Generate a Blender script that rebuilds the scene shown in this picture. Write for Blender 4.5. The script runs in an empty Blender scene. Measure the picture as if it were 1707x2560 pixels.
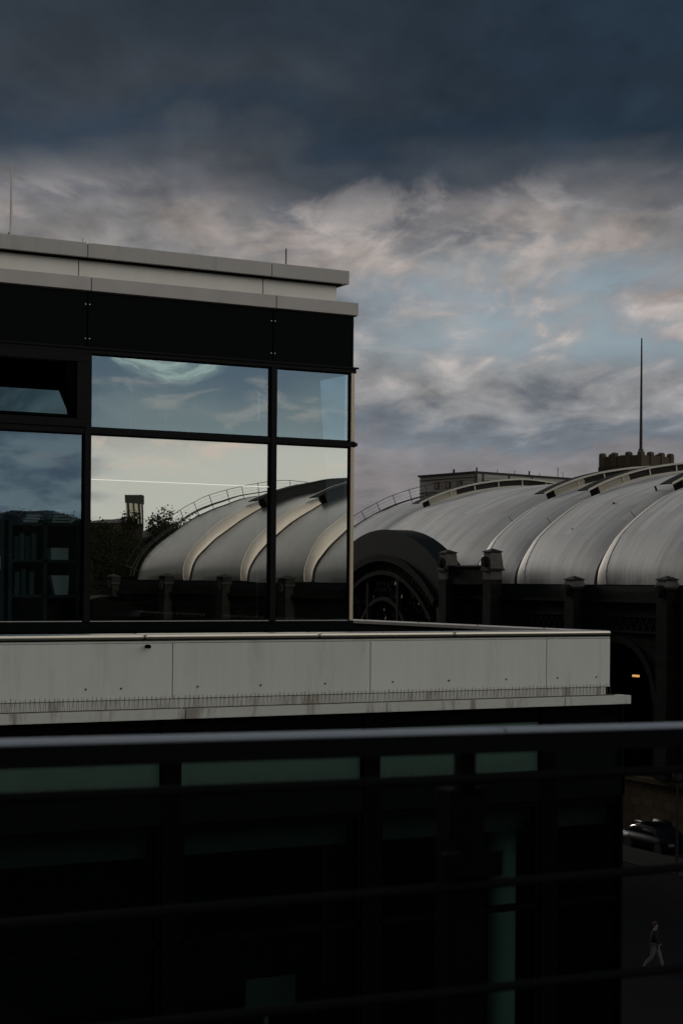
import bpy, math, random
from math import sin, cos, pi, radians, sqrt, atan2
from mathutils import Vector, Matrix

random.seed(7)
scene = bpy.context.scene
col = scene.collection

# ------------------------------------------------------------------ camera
F_PX, YAW, HOR, ROLL = 4333.0, radians(29.093), 1456.0, 0.008   # pixels of the 1707 x 2560 photograph
cam = bpy.data.cameras.new('camera')
cam_o = bpy.data.objects.new('camera', cam)
col.objects.link(cam_o)
cam.sensor_fit = 'VERTICAL'
cam.sensor_height = 36.0
cam.sensor_width = 24.0
cam.lens = F_PX / 2560 * 36.0
cam.shift_y = (HOR - 1280) / 2560
cam.clip_start, cam.clip_end = 0.1, 20000
fw = Vector((sin(YAW), cos(YAW), 0)); rt = Vector((cos(YAW), -sin(YAW), 0)); up = Vector((0, 0, 1))
R_ = rt * cos(ROLL) + up * sin(ROLL)
U_ = up * cos(ROLL) - rt * sin(ROLL)
m3 = Matrix((R_, U_, -fw)).transposed()
cam_o.matrix_world = m3.to_4x4()
cam.dof.use_dof = True
cam.dof.focus_distance = 24.0
cam.dof.aperture_fstop = (cam.lens / 1000) / 0.0085
scene.camera = cam_o

# ------------------------------------------------------------------ render settings
scene.render.engine = 'CYCLES'
scene.view_settings.view_transform = 'Standard'
scene.view_settings.look = 'None'
scene.view_settings.exposure = 0.0
scene.view_settings.gamma = 1.0
scene.cycles.use_denoising = True
scene.cycles.max_bounces = 10
scene.cycles.transparent_max_bounces = 16
scene.cycles.caustics_reflective = False
scene.cycles.caustics_refractive = False

SUN_AZ, SUN_EL = radians(-4), radians(17)      # azimuth from +Y towards +X

# ------------------------------------------------------------------ node helpers
class NT:
    def __init__(s, tree):
        s.t = tree; s.n = tree.nodes; s.l = tree.links
    def new(s, typ, **kw):
        n = s.n.new(typ)
        for k, v in kw.items():
            setattr(n, k, v)
        return n
    def put(s, sock, v):
        if isinstance(v, bpy.types.NodeSocket): s.l.new(v, sock)
        elif v is not None: sock.default_value = v
    def math(s, op, a, b=None, c=None, clamp=False):
        n = s.new('ShaderNodeMath', operation=op, use_clamp=clamp)
        s.put(n.inputs[0], a)
        if b is not None: s.put(n.inputs[1], b)
        if c is not None: s.put(n.inputs[2], c)
        return n.outputs[0]
    def ss(s, x, a, b, lo=0.0, hi=1.0):            # smooth step
        n = s.new('ShaderNodeMapRange', interpolation_type='SMOOTHSTEP')
        s.put(n.inputs['Value'], x); s.put(n.inputs['From Min'], a); s.put(n.inputs['From Max'], b)
        s.put(n.inputs['To Min'], lo); s.put(n.inputs['To Max'], hi)
        return n.outputs[0]
    def noise(s, vec, scale, detail=4, rough=0.55, dist=0.0):
        n = s.new('ShaderNodeTexNoise')
        if vec is not None: s.l.new(vec, n.inputs['Vector'])
        n.inputs['Scale'].default_value = scale; n.inputs['Detail'].default_value = detail
        n.inputs['Roughness'].default_value = rough; n.inputs['Distortion'].default_value = dist
        return n.outputs[0]
    def mapping(s, vec, scale=(1, 1, 1), loc=(0, 0, 0), rot=(0, 0, 0)):
        n = s.new('ShaderNodeMapping')
        s.l.new(vec, n.inputs['Vector'])
        n.inputs['Scale'].default_value = scale; n.inputs['Location'].default_value = loc
        n.inputs['Rotation'].default_value = rot
        return n.outputs[0]
    def mix(s, f, a, b, blend='MIX'):
        n = s.new('ShaderNodeMix', data_type='RGBA', blend_type=blend)
        n.clamp_factor = True
        s.put(n.inputs[0], f)
        for sock, v in ((n.inputs[6], a), (n.inputs[7], b)):
            if isinstance(v, tuple) and len(v) == 3: v = (*v, 1)
            s.put(sock, v)
        return n.outputs[2]
    def ramp(s, x, stops, interp='EASE'):
        n = s.new('ShaderNodeValToRGB')
        cr = n.color_ramp; cr.interpolation = interp
        while len(cr.elements) > 1: cr.elements.remove(cr.elements[-1])
        cr.elements[0].position = stops[0][0]; cr.elements[0].color = (*stops[0][1], 1)
        for p, c in stops[1:]:
            e = cr.elements.new(p); e.color = (*c, 1)
        s.put(n.inputs[0], x)
        return n.outputs[0]

# ------------------------------------------------------------------ sky
world = bpy.data.worlds.new('World'); scene.world = world
world.use_nodes = True
w = NT(world.node_tree)
w.n.clear()
tc = w.new('ShaderNodeTexCoord')
sep = w.new('ShaderNodeSeparateXYZ'); w.l.new(tc.outputs['Generated'], sep.inputs[0])
dx, dy, dz = sep.outputs
el = w.math('MULTIPLY', w.math('ARCSINE', dz), 180 / pi)                # elevation, degrees
az = w.math('MULTIPLY', w.math('ARCTAN2', dx, dy), 180 / pi)            # azimuth from +Y, degrees
den = w.math('ADD', w.math('MAXIMUM', dz, 0.0), 0.09)
cmb = w.new('ShaderNodeCombineXYZ')
w.put(cmb.inputs[0], w.math('DIVIDE', dx, den)); w.put(cmb.inputs[1], w.math('DIVIDE', dy, den)); cmb.inputs[2].default_value = 3.7
P = cmb.outputs[0]                                                       # point on the cloud deck
comb2 = w.new('ShaderNodeCombineXYZ')
w.put(comb2.inputs[0], w.math('MULTIPLY', az, 0.1)); w.put(comb2.inputs[1], w.math('MULTIPLY', el, 0.27)); comb2.inputs[2].default_value = 1.3
Q = comb2.outputs[0]                                                     # flat bands seen edge on
warp = w.new('ShaderNodeTexNoise'); w.l.new(Q, warp.inputs['Vector']); warp.inputs['Scale'].default_value = 0.9; warp.inputs['Detail'].default_value = 3
wv = w.new('ShaderNodeVectorMath', operation='MULTIPLY_ADD')
w.l.new(warp.outputs['Color'], wv.inputs[0]); wv.inputs[1].default_value = (0.5, 0.45, 0.4); w.l.new(Q, wv.inputs[2])
Qw = wv.outputs[0]
n_big = w.noise(Q, 0.75, 3, 0.5)
n_mid = w.noise(Qw, 1.5, 6, 0.52)
n_fine = w.noise(Qw, 3.0, 6, 0.54)
PR = w.mapping(P, rot=(0, 0, radians(29)))
n_deck = w.noise(w.mapping(PR, (1.5, 0.62, 1.0)), 2.6, 6, 0.58, 0.6)
n_cell = w.noise(w.mapping(PR, (2.2, 0.85, 1.0)), 3.6, 5, 0.55, 0.4)
# ambient look of the cloud deck by elevation, edges broken by the noises
el_d = w.math('ADD', el, w.math('ADD', w.math('MULTIPLY', w.math('SUBTRACT', n_big, 0.5), 5.5),
                                w.math('ADD', w.math('MULTIPLY', w.math('SUBTRACT', n_mid, 0.5), 3.6), w.math('MULTIPLY', w.math('SUBTRACT', n_deck, 0.5), 3.4))))
x_f = w.math('DIVIDE', el_d, 24.0, clamp=True)
def stops(*a): return [(e / 24.0, c) for e, c in a]
front = w.ramp(x_f, stops((0, (.155, .152, .160)), (3.0, (.240, .222, .222)), (4.3, (.212, .205, .215)), (5.4, (.150, .172, .200)), (6.4, (.240, .242, .250)),
                          (7.6, (.300, .288, .285)), (9.3, (.250, .258, .275)), (10.4, (.265, .255, .252)), (11.4, (.205, .202, .208)), (12.5, (.122, .128, .145)),
                          (13.6, (.068, .079, .096)), (14.8, (.034, .050, .073)), (16.2, (.040, .049, .062)), (19, (.030, .041, .055)), (24, (.05, .06, .08))))
# lit puffs and darker undersides
puff = w.ss(n_fine, 0.47, 0.66)
band = w.math('MULTIPLY', w.ss(el, 5.8, 9.0), w.ss(el, 13.4, 10.8))
c1 = w.mix(w.math('MULTIPLY', w.math('MULTIPLY', puff, band), 0.85), front, (.335, .292, .272))
under = w.math('MULTIPLY', w.ss(n_mid, 0.50, 0.36), w.math('MULTIPLY', w.ss(el, 14.0, 11.0), w.ss(el, 6.0, 9.0, 0.25, 1.0)))
c2 = w.mix(w.math('MULTIPLY', under, 0.60), c1, (.082, .100, .130))
amp = w.ss(el, 9.0, 14.0, 0.9, 0.45)
tex = w.math('MULTIPLY_ADD', w.math('SUBTRACT', n_fine, 0.5), amp, 1.0)
# heavy dark blue mass towards the right
heavy = w.math('MULTIPLY', w.ss(el_d, 11.8, 15.0), w.ss(w.math('ADD', az, w.math('MULTIPLY', w.math('SUBTRACT', n_big, 0.5), 12.0)), 22, 39))
c2 = w.mix(w.math('MULTIPLY', heavy, 0.85), c2, (.0165, .030, .048))
puff2 = w.math('MULTIPLY', w.ss(n_deck, 0.50, 0.62), w.math('MULTIPLY', w.ss(el, 5.5, 8.5), w.ss(el, 14.0, 11.5)))
c2 = w.mix(w.math('MULTIPLY', puff2, 0.6), c2, (.37, .335, .320))
c2 = w.mix(1.0, c2, tex, 'MULTIPLY')
deck = w.math('ADD', w.math('MULTIPLY', w.math('SUBTRACT', n_deck, 0.5), 1.5), w.math('MULTIPLY', w.math('SUBTRACT', n_cell, 0.5), 1.3))
c2 = w.mix(1.0, c2, w.math('MULTIPLY_ADD', deck, w.math('MULTIPLY', w.ss(el, 3.0, 8.0, 0.35, 1.0), w.ss(el, 14.5, 11.5, 0.55, 1.0)), w.ss(el, 12.5, 10.0, 1.0, 1.10)), 'MULTIPLY')
# clear sky showing through on the right
sky = w.new('ShaderNodeTexSky', sky_type='NISHITA')
sky.sun_disc = False; sky.sun_elevation = SUN_EL; sky.sun_rotation = SUN_AZ
sky.air_density = 1.0; sky.dust_density = 1.5
clear = w.new('ShaderNodeVectorMath', operation='SCALE'); w.l.new(sky.outputs[0], clear.inputs[0]); clear.inputs['Scale'].default_value = 0.06
clear = w.mix(0.75, clear.outputs[0], (.245, .330, .395))
gap = w.math('MULTIPLY', w.math('MULTIPLY', w.ss(el, 6.3, 8.0), w.ss(el, 11.4, 9.4)), w.ss(az, 27, 33.5))
gap = w.math('MULTIPLY', gap, w.ss(w.math('ADD', w.math('MULTIPLY', n_mid, 0.5), w.math('MULTIPLY', n_deck, 0.5)), 0.58, 0.42))
c3 = w.mix(w.math('MULTIPLY', gap, 0.95), c2, clear)
# behind the camera: pale evening sky low down, blue grey above, brightened higher up to light the panels
back = w.ramp(w.math('DIVIDE', w.math('ADD', el, w.math('MULTIPLY', w.math('SUBTRACT', n_mid, 0.5), 3.0)), 40.0, clamp=True),
              [(0.0, (.64, .645, .575)), (0.10, (.62, .63, .585)), (0.14, (.48, .48, .46)), (0.19, (.26, .30, .35)), (0.25, (.28, .30, .32)), (0.36, (1.25, 1.20, 1.09)), (0.75, (1.32, 1.27, 1.17)), (1.0, (.95, .94, .90))])
bp = w.ss(w.noise(w.mapping(Q, (1.6, 1.6, 1)), 2.6, 6, 0.58, 0.5), 0.52, 0.68)
back = w.mix(w.math('MULTIPLY', bp, w.ss(el, 2.0, 5.0, 0.22, 0.75)), back, (.78, .64, .56))
bd = w.ss(n_mid, 0.52, 0.38)
back = w.mix(w.math('MULTIPLY', w.math('MULTIPLY', bd, w.ss(el, 4.0, 6.5)), 0.6), back, (.10, .135, .19))
lw = w.math('MULTIPLY', w.ss(az, 157.6, 160.0), w.ss(w.noise(w.mapping(Q, (2, 2, 1)), 2.2, 5, 0.55), 0.62, 0.36))
back = w.mix(w.math('MULTIPLY', lw, 0.75), back, (.16, .21, .27))
# cirrus streamers in arcs high in the sky behind
dv = w.math('SUBTRACT', az, 156.5)
ev = w.math('MULTIPLY', w.math('SUBTRACT', el, 8.85), 1.15)
rad = w.math('SQRT', w.math('ADD', w.math('MULTIPLY', dv, dv), w.math('MULTIPLY', ev, ev)))
rad_n = w.math('ADD', rad, w.math('MULTIPLY', w.math('SUBTRACT', w.noise(Q, 9.0, 4, 0.6), 0.5), 0.55))
cmb3 = w.new('ShaderNodeCombineXYZ'); w.put(cmb3.inputs[0], w.math('MULTIPLY', rad_n, 4.2)); w.put(cmb3.inputs[1], w.math('MULTIPLY', dv, 0.5))
streak = w.ss(w.noise(cmb3.outputs[0], 1.3, 4, 0.6), 0.36, 0.60)
ring = w.math('MULTIPLY', w.math('MULTIPLY', w.ss(rad_n, 1.2, 1.7), w.ss(rad_n, 2.85, 2.45)), w.math('MULTIPLY_ADD', streak, 0.75, 0.25))
back = w.mix(w.math('MULTIPLY', ring, 0.85), back, (.95, .98, .82))
# glow low in the far left of the sky
facing = w.math('MULTIPLY', dy, -1.0)
c3 = w.mix(w.math('MULTIPLY', w.ss(az, -25, -50), 0.9), c3, (.030, .038, .050))
az_b = radians(160)
bmask = w.ss(w.math('ADD', w.math('MULTIPLY', dx, sin(az_b)), w.math('MULTIPLY', dy, cos(az_b))), 0.42, 0.85)
c4 = w.mix(bmask, c3, back)
gl = w.math('MULTIPLY', w.math('MULTIPLY', w.ss(az, -60, -25), w.ss(az, 14, -6)), w.math('MULTIPLY', w.ss(el, 34, 6), w.ss(el, -1, 0.5)))
c5 = w.mix(gl, c4, (1.25, .92, .62))
zen = w.math('MULTIPLY', w.ss(el, 20, 45), w.math('SUBTRACT', 1.0, w.math('MULTIPLY', w.ss(facing, 0.15, 0.6), w.ss(el, 72, 50))))
c6 = w.mix(w.math('MULTIPLY', zen, 0.85), c5, (.125, .145, .175))
bg = w.new('ShaderNodeBackground'); w.l.new(c6, bg.inputs[0]); bg.inputs[1].default_value = 1.0
wo = w.new('ShaderNodeOutputWorld'); w.l.new(bg.outputs[0], wo.inputs[0])
world.cycles.sampling_method = 'MANUAL'; world.cycles.sample_map_resolution = 1024

# ------------------------------------------------------------------ sun behind thin cloud
sd = bpy.data.lights.new('sun', 'SUN'); sd.energy = 1.75; sd.angle = radians(14); sd.color = (1.0, .94, .86)
so = bpy.data.objects.new('sun', sd); col.objects.link(so)
sdir = Vector((sin(SUN_AZ) * cos(SUN_EL), cos(SUN_AZ) * cos(SUN_EL), sin(SUN_EL)))
so.rotation_euler = sdir.to_track_quat('Z', 'Y').to_euler()
so.location = (0, -20, 40)

# ------------------------------------------------------------------ materials
def mat(name, base, rough=0.6, metal=0.0, spec=0.3, mott=0.0, mscale=3.0, streak=0.0, bump=0.0, bscale=20.0, coat=0.0, dirt=None, vary=0.0):
    m = bpy.data.materials.new(name); m.use_nodes = True
    t = NT(m.node_tree); b = t.n['Principled BSDF']
    b.inputs['Roughness'].default_value = rough; b.inputs['Metallic'].default_value = metal
    b.inputs['Specular IOR Level'].default_value = spec; b.inputs['Coat Weight'].default_value = coat
    c = (*base, 1)
    tcn = t.new('ShaderNodeTexCoord'); o = tcn.outputs['Object']
    out = None
    if vary:
        rn = t.new('ShaderNodeObjectInfo').outputs['Random']
        c = t.mix(1.0, c, t.math('MULTIPLY_ADD', rn, vary * 2, 1 - vary), 'MULTIPLY')
    if mott or streak:
        f = None
        if mott:
            f = t.math('MULTIPLY', t.math('SUBTRACT', t.noise(o, mscale, 6, 0.6), 0.5), mott * 2)
        if streak:
            s_ = t.noise(t.mapping(o, (9, 9, 0.35)), 1.0, 5, 0.6)
            g = t.math('MULTIPLY', t.math('SUBTRACT', s_, 0.5), streak * 2)
            f = g if f is None else t.math('ADD', f, g)
        out = t.mix(1.0, c, t.math('ADD', f, 1.0), 'MULTIPLY')
    if dirt:
        dcol, lo, hi, amount = dirt
        s_ = t.ss(t.noise(t.mapping(o, (5, 5, 0.8)), 1.0, 6, 0.65), lo, hi)
        out = t.mix(t.math('MULTIPLY', s_, amount), out if out is not None else c, dcol)
    if out is not None: t.l.new(out, b.inputs['Base Color'])
    else: b.inputs['Base Color'].default_value = c
    if bump:
        bn = t.new('ShaderNodeBump'); bn.inputs['Strength'].default_value = bump; bn.inputs['Distance'].default_value = 0.02
        t.l.new(t.noise(o, bscale, 6, 0.6), bn.inputs['Height']); t.l.new(bn.outputs[0], b.inputs['Normal'])
    return m

def glass(name, refl, trans, fac, wave=0.0, wscale=1.2, rough=0.0):
    m = bpy.data.materials.new(name); m.use_nodes = True
    t = NT(m.node_tree); t.n.clear()
    g = t.new('ShaderNodeBsdfGlossy'); g.inputs['Color'].default_value = (*refl, 1); g.inputs['Roughness'].default_value = rough
    tr = t.new('ShaderNodeBsdfTransparent'); tr.inputs['Color'].default_value = (*trans, 1)
    mx = t.new('ShaderNodeMixShader'); mx.inputs[0].default_value = fac
    t.l.new(tr.outputs[0], mx.inputs[1]); t.l.new(g.outputs[0], mx.inputs[2])
    if wave:
        o = t.new('ShaderNodeTexCoord').outputs['Object']
        bn = t.new('ShaderNodeBump'); bn.inputs['Strength'].default_value = 1.0; bn.inputs['Distance'].default_value = wave
        t.l.new(t.noise(o, wscale, 2, 0.4), bn.inputs['Height']); t.l.new(bn.outputs[0], g.inputs['Normal'])
    ou = t.new('ShaderNodeOutputMaterial'); t.l.new(mx.outputs[0], ou.inputs[0])
    return m

def emit(name, c, s):
    m = bpy.data.materials.new(name); m.use_nodes = True
    b = m.node_tree.nodes['Principled BSDF']
    b.inputs['Base Color'].default_value = (0, 0, 0, 1)
    b.inputs['Emission Color'].default_value = (*c, 1); b.inputs['Emission Strength'].default_value = s
    return m

def roof_mat():
    m = bpy.data.materials.new('weathered_roof_sheet'); m.use_nodes = True
    t = NT(m.node_tree); b = t.n['Principled BSDF']
    uvn = t.new('ShaderNodeUVMap'); uvn.uv_map = 'UVMap'; uv = uvn.outputs[0]                 # u metres along the hall, v metres up the arch
    su = t.new('ShaderNodeSeparateXYZ'); t.l.new(uv, su.inputs[0])
    s1 = t.noise(t.mapping(uv, (0.9, 0.10, 1)), 1.0, 6, 0.62)
    s2 = t.noise(t.mapping(uv, (5.0, 0.25, 1)), 1.0, 5, 0.6)
    s3 = t.noise(t.mapping(uv, (0.5, 0.35, 1)), 1.0, 5, 0.6)
    f = t.math('ADD', t.math('MULTIPLY', t.math('SUBTRACT', s1, 0.5), 1.0), t.math('MULTIPLY', t.math('SUBTRACT', s2, 0.5), 0.8))
    c = t.mix(1.0, (.53, .535, .52), t.math('ADD', f, 1.0), 'MULTIPLY')
    brown = t.math('MULTIPLY', t.ss(s1, 0.46, 0.66), t.ss(su.outputs[1], 1.5, 13.0, 0.25, 1.0))
    c = t.mix(t.math('MULTIPLY', brown, 0.75), c, (.17, .142, .118))
    low = t.math('MULTIPLY', t.ss(su.outputs[1], 1.6, 0.0), t.ss(s3, 0.42, 0.6))
    c = t.mix(t.math('MULTIPLY', low, 0.6), c, (.21, .17, .14))
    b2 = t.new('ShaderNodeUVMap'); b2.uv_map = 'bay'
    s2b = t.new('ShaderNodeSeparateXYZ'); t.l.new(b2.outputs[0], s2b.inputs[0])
    # streaky dirt in the valley beside each rib, with the bay's shading painted in
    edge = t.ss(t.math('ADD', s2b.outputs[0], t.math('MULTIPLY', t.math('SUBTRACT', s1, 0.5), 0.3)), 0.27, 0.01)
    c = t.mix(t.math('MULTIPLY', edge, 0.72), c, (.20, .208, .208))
    # shade painted into the near-end sheets so the mirrored roof reads darker
    near_dim = t.ss(su.outputs[0], 252, 236)
    sunlit_roll = t.ss(s2b.outputs[0], 0.58, 0.72)  # sunlit streak painted pale on the rolled bay edge
    near_dim = t.math('MULTIPLY', near_dim, t.math('MULTIPLY_ADD', sunlit_roll, -0.75, 1.0))
    c = t.mix(t.math('MULTIPLY', near_dim, 0.92), c, (.115, .113, .106))
    c = t.mix(t.math('MULTIPLY', sunlit_roll, 0.85), c, (.66, .61, .53))
    # single sheets of slightly different age, laid in courses up the arch
    bk = t.new('ShaderNodeTexBrick'); t.l.new(t.mapping(uv, (1, 1, 1), rot=(0, 0, pi / 2)), bk.inputs['Vector'])
    bk.inputs['Scale'].default_value = 1.0; bk.inputs['Brick Width'].default_value = 3.4; bk.inputs['Row Height'].default_value = 0.8
    bk.inputs['Mortar Size'].default_value = 0.012
    bk.inputs['Color1'].default_value = (1.09, 1.09, 1.08, 1); bk.inputs['Color2'].default_value = (.86, .86, .87, 1); bk.inputs['Mortar'].default_value = (.72, .70, .68, 1)
    c = t.mix(0.8, c, bk.outputs[0], 'MULTIPLY')
    # standing seams
    fr = t.math('FRACT', t.math('MULTIPLY', su.outputs[0], 1.25))
    seam = t.math('LESS_THAN', fr, 0.035)
    c = t.mix(t.math('MULTIPLY', seam, 0.28), c, (.30, .30, .30))
    t.l.new(c, b.inputs['Base Color'])
    t.l.new(t.math('MULTIPLY_ADD', near_dim, -0.30, 0.62), b.inputs['Roughness']); t.l.new(t.math('MULTIPLY_ADD', near_dim, 0.6, 0.32), b.inputs['Specular IOR Level'])
    bn = t.new('ShaderNodeBump'); bn.inputs['Strength'].default_value = 0.25; bn.inputs['Distance'].default_value = 0.05
    t.l.new(t.noise(t.mapping(uv, (1.2, 0.15, 1)), 1.0, 5, 0.6), bn.inputs['Height']); t.l.new(bn.outputs[0], b.inputs['Normal'])
    return m

def stone_mat(name, base, blk=(0.9, 0.35), joint=0.5, var=0.5):
    m = bpy.data.materials.new(name); m.use_nodes = True
    t = NT(m.node_tree); b = t.n['Principled BSDF']
    o = t.new('ShaderNodeTexCoord').outputs['Object']
    sp = t.new('ShaderNodeSeparateXYZ'); t.l.new(o, sp.inputs[0])
    cb = t.new('ShaderNodeCombineXYZ'); t.put(cb.inputs[0], t.math('ADD', sp.outputs[0], sp.outputs[1])); t.put(cb.inputs[1], sp.outputs[2])
    br = t.new('ShaderNodeTexBrick'); t.l.new(cb.outputs[0], br.inputs['Vector'])
    br.inputs['Scale'].default_value = 1.0; br.inputs['Brick Width'].default_value = blk[0]; br.inputs['Row Height'].default_value = blk[1]
    br.inputs['Mortar Size'].default_value = 0.012
    br.inputs['Color1'].default_value = (*[v * (1 + var * .4) for v in base], 1)
    br.inputs['Color2'].default_value = (*[v * (1 - var * .4) for v in base], 1)
    br.inputs['Mortar'].default_value = (*[v * joint for v in base], 1)
    nz = t.math('ADD', t.math('MULTIPLY', t.math('SUBTRACT', t.noise(o, 1.6, 7, 0.65), 0.5), 1.3), 1.0)
    t.l.new(t.mix(1.0, br.outputs[0], nz, 'MULTIPLY'), b.inputs['Base Color'])
    b.inputs['Roughness'].default_value = 0.9; b.inputs['Specular IOR Level'].default_value = 0.04
    bn = t.new('ShaderNodeBump'); bn.inputs['Strength'].default_value = 0.5; bn.inputs['Distance'].default_value = 0.03
    t.l.new(t.noise(o, 6, 6, 0.6), bn.inputs['Height']); t.l.new(bn.outputs[0], b.inputs['Normal'])
    return m

M = dict(
    panel=mat('white_panel', (.68, .69, .64), .55, mott=.06, mscale=1.6, streak=.09, bump=.04, bscale=300, dirt=((.40, .39, .34), .50, .76, .38), vary=.045),
    ledge=mat('stained_ledge', (.60, .60, .55), .6, mott=.08, streak=.05, dirt=((.22, .18, .13), .50, .66, .75)),
    cap=mat('metal_cap', (.62, .57, .48), .28, metal=.85, mott=.08, mscale=6),
    coping=mat('roof_coping', (.50, .475, .445), .5, mott=.10, mscale=1.2, bump=.04, bscale=250, streak=.08, dirt=((.28, .26, .23), .52, .75, .40), vary=.05),
    flash=mat('lower_coping', (.54, .51, .48), .5, mott=.20, mscale=2.6, bump=.04, bscale=250, vary=.05),
    attic=mat('attic_panel', (.82, .80, .73), .6, mott=.06, streak=.06),
    black=mat('dark_spandrel', (.0040, .0055, .0055), .5, spec=.03, mott=.12, mscale=2),
    frame=mat('black_frame', (.006, .0065, .0065), .45, spec=.10),
    gasket=mat('gasket', (.0025, .0025, .0025), .8, spec=.02),
    sill=mat('bright_sill', (.5, .49, .46), .35, metal=.7),
    post=mat('pale_corner_post', (.62, .52, .38), .35, metal=.4, streak=.12),
    steel=mat('steel', (.45, .45, .45), .4, metal=.8),
    polished=mat('polished_wire', (.95, .94, .90), .25, metal=1.0),
    rod=mat('rod_metal', (.75, .71, .64), .6),
    rust=mat('rust', (.10, .085, .07), .8, mott=.3),
    rail=mat('grey_painted_rail', (.28, .315, .36), .5, spec=.2, mott=.12, mscale=40),
    bar=mat('dark_bar', (.0045, .005, .0055), .7, spec=.03),
    floor=mat('terrace_floor', (.10, .10, .10), .9, mott=.2, mscale=3),
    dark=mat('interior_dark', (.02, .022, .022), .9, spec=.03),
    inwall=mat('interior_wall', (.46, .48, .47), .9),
    inpale=mat('interior_pale', (.72, .74, .72), .8),
    wood=mat('shelf_board', (.065, .08, .08), .7),
    binder=mat('binder_grey', (.12, .14, .14), .8),
    brightline=emit('bright_line', (1.0, .97, .86), .80),
    paper=mat('paper', (.80, .80, .76), .8),
    green=mat('green_white_plaster', (.50, .58, .54), .85, mott=.06),
    blind=mat('dull_blind', (.060, .066, .064), .9, mott=.1),
    board=mat('grey_board', (.10, .11, .105), .9, mott=.3),
    spandrel=mat('green_spandrel', (.045, .085, .066), .25, spec=.35, mott=.15, mscale=2.5, streak=.12),
    transom=mat('grey_transom', (.003, .0045, .004), .7, spec=.02, mott=.1),
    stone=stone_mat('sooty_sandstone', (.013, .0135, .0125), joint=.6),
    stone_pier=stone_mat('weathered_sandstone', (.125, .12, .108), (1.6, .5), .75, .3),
    stone_cap=mat('dark_copper_cap', (.022, .026, .025), .8, spec=.1, mott=.3, mscale=4),
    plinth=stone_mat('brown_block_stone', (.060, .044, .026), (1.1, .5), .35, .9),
    leadroof=mat('dark_lead_roof', (.012, .0155, .016), .8, spec=.05, mott=.25, mscale=2, streak=.2),
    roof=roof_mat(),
    flashing=mat('pale_rib_flashing', (.60, .58, .53), .5, mott=.15, mscale=2),
    dline=mat('dark_seal', (.018, .019, .021), .8, spec=.03),
    fascia=mat('cream_fascia', (.60, .56, .47), .55, mott=.15, mscale=2),
    louvre=mat('dark_louvre', (.060, .055, .048), .7, spec=.03, mott=.2),
    gangway=mat('gangway_steel', (.030, .030, .030), .6, spec=.03),
    farwall=mat('far_render', (.36, .35, .325), .8, mott=.10, mscale=.3),
    farroof=mat('far_roof', (.05, .05, .05), .8, spec=.03),
    farpane=mat('far_pane', (.010, .012, .014), .2),
    brownstone=mat('brown_turret_stone', (.095, .072, .047), .85, mott=.45, mscale=.9, bump=.5, bscale=2),
    darkstone=mat('turret_dark_stone', (.05, .042, .034), .85, mott=.4, mscale=.9),
    asphalt=mat('asphalt', (.010, .0105, .011), .9, spec=.03, mott=.25, mscale=.8, bump=.3, bscale=30),
    pave=mat('pavement_slabs', (.028, .027, .025), .9, spec=.03, mott=.3, mscale=1.0),
    kerb=mat('kerb_stone', (.05, .048, .045), .9, spec=.03, mott=.2),
    paint=mat('road_paint', (.5, .5, .48), .8, spec=.03, mott=.2),
    earth=mat('ground_earth', (.035, .035, .028), .95, spec=.03, mott=.3, mscale=.1),
    bark=mat('bark', (.020, .017, .014), .95, spec=.03, mott=.3, mscale=6),
    leaf=mat('dull_leaf', (.014, .016, .009), .9, spec=.03, mott=.5, mscale=.6),
    leafb=mat('twig_tip', (.022, .020, .014), .95, spec=.03, mott=.4, mscale=1.0),
    brick=stone_mat('far_brick', (.022, .018, .015), (.5, .2), .7, .4),
    tile=mat('far_tile', (.035, .034, .036), .8, mott=.25, mscale=1),
    towerb=mat('tower_ribs', (.42, .42, .33), .7, mott=.1, mscale=.1),
    towerd=mat('tower_dark', (.03, .032, .030), .7, spec=.03),
    jacket=mat('dark_jacket', (.012, .012, .014), .9),
    trousers=mat('pale_trousers', (.11, .107, .10), .9),
    skin=mat('skin', (.22, .14, .10), .6),
    hair=mat('hair', (.03, .022, .016), .7),
    carpaint=mat('car_paint', (.004, .005, .006), .4, spec=.05),
    carglass=mat('car_glass', (.01, .012, .014), .08, spec=.35),
    tyre=mat('tyre', (.012, .012, .012), .9),
    lampglow=emit('lamp_glow', (1.0, .52, .16), .7),
    g_upper=glass('clear_upper_glass', (.68, .90, 1.0), (.62, .78, .86), .42, .00035, 1.1),
    g_left=glass('clear_left_glass', (.44, .63, .80), (.62, .78, .82), .34, .0006, 1.4),
    g_mirror=glass('coated_lower_glass', (.80, .81, .77), (.55, .60, .58), .86, .0006, 1.1),
    g_side=glass('side_glass', (.75, .92, 1.0), (.70, .84, .90), .18),
    g_low=glass('green_lower_glass', (.22, .32, .29), (.60, .70, .665), .10, .0006, 1.2),
    g_hop=glass('hopper_glass', (.26, .44, .52), (.25, .4, .4), .30, .0006, 1.2),
)

# ------------------------------------------------------------------ mesh helpers
def wloc(o):
    v = Vector((0, 0, 0))
    while o is not None:
        v += o.location; o = o.parent
    return v

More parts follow.
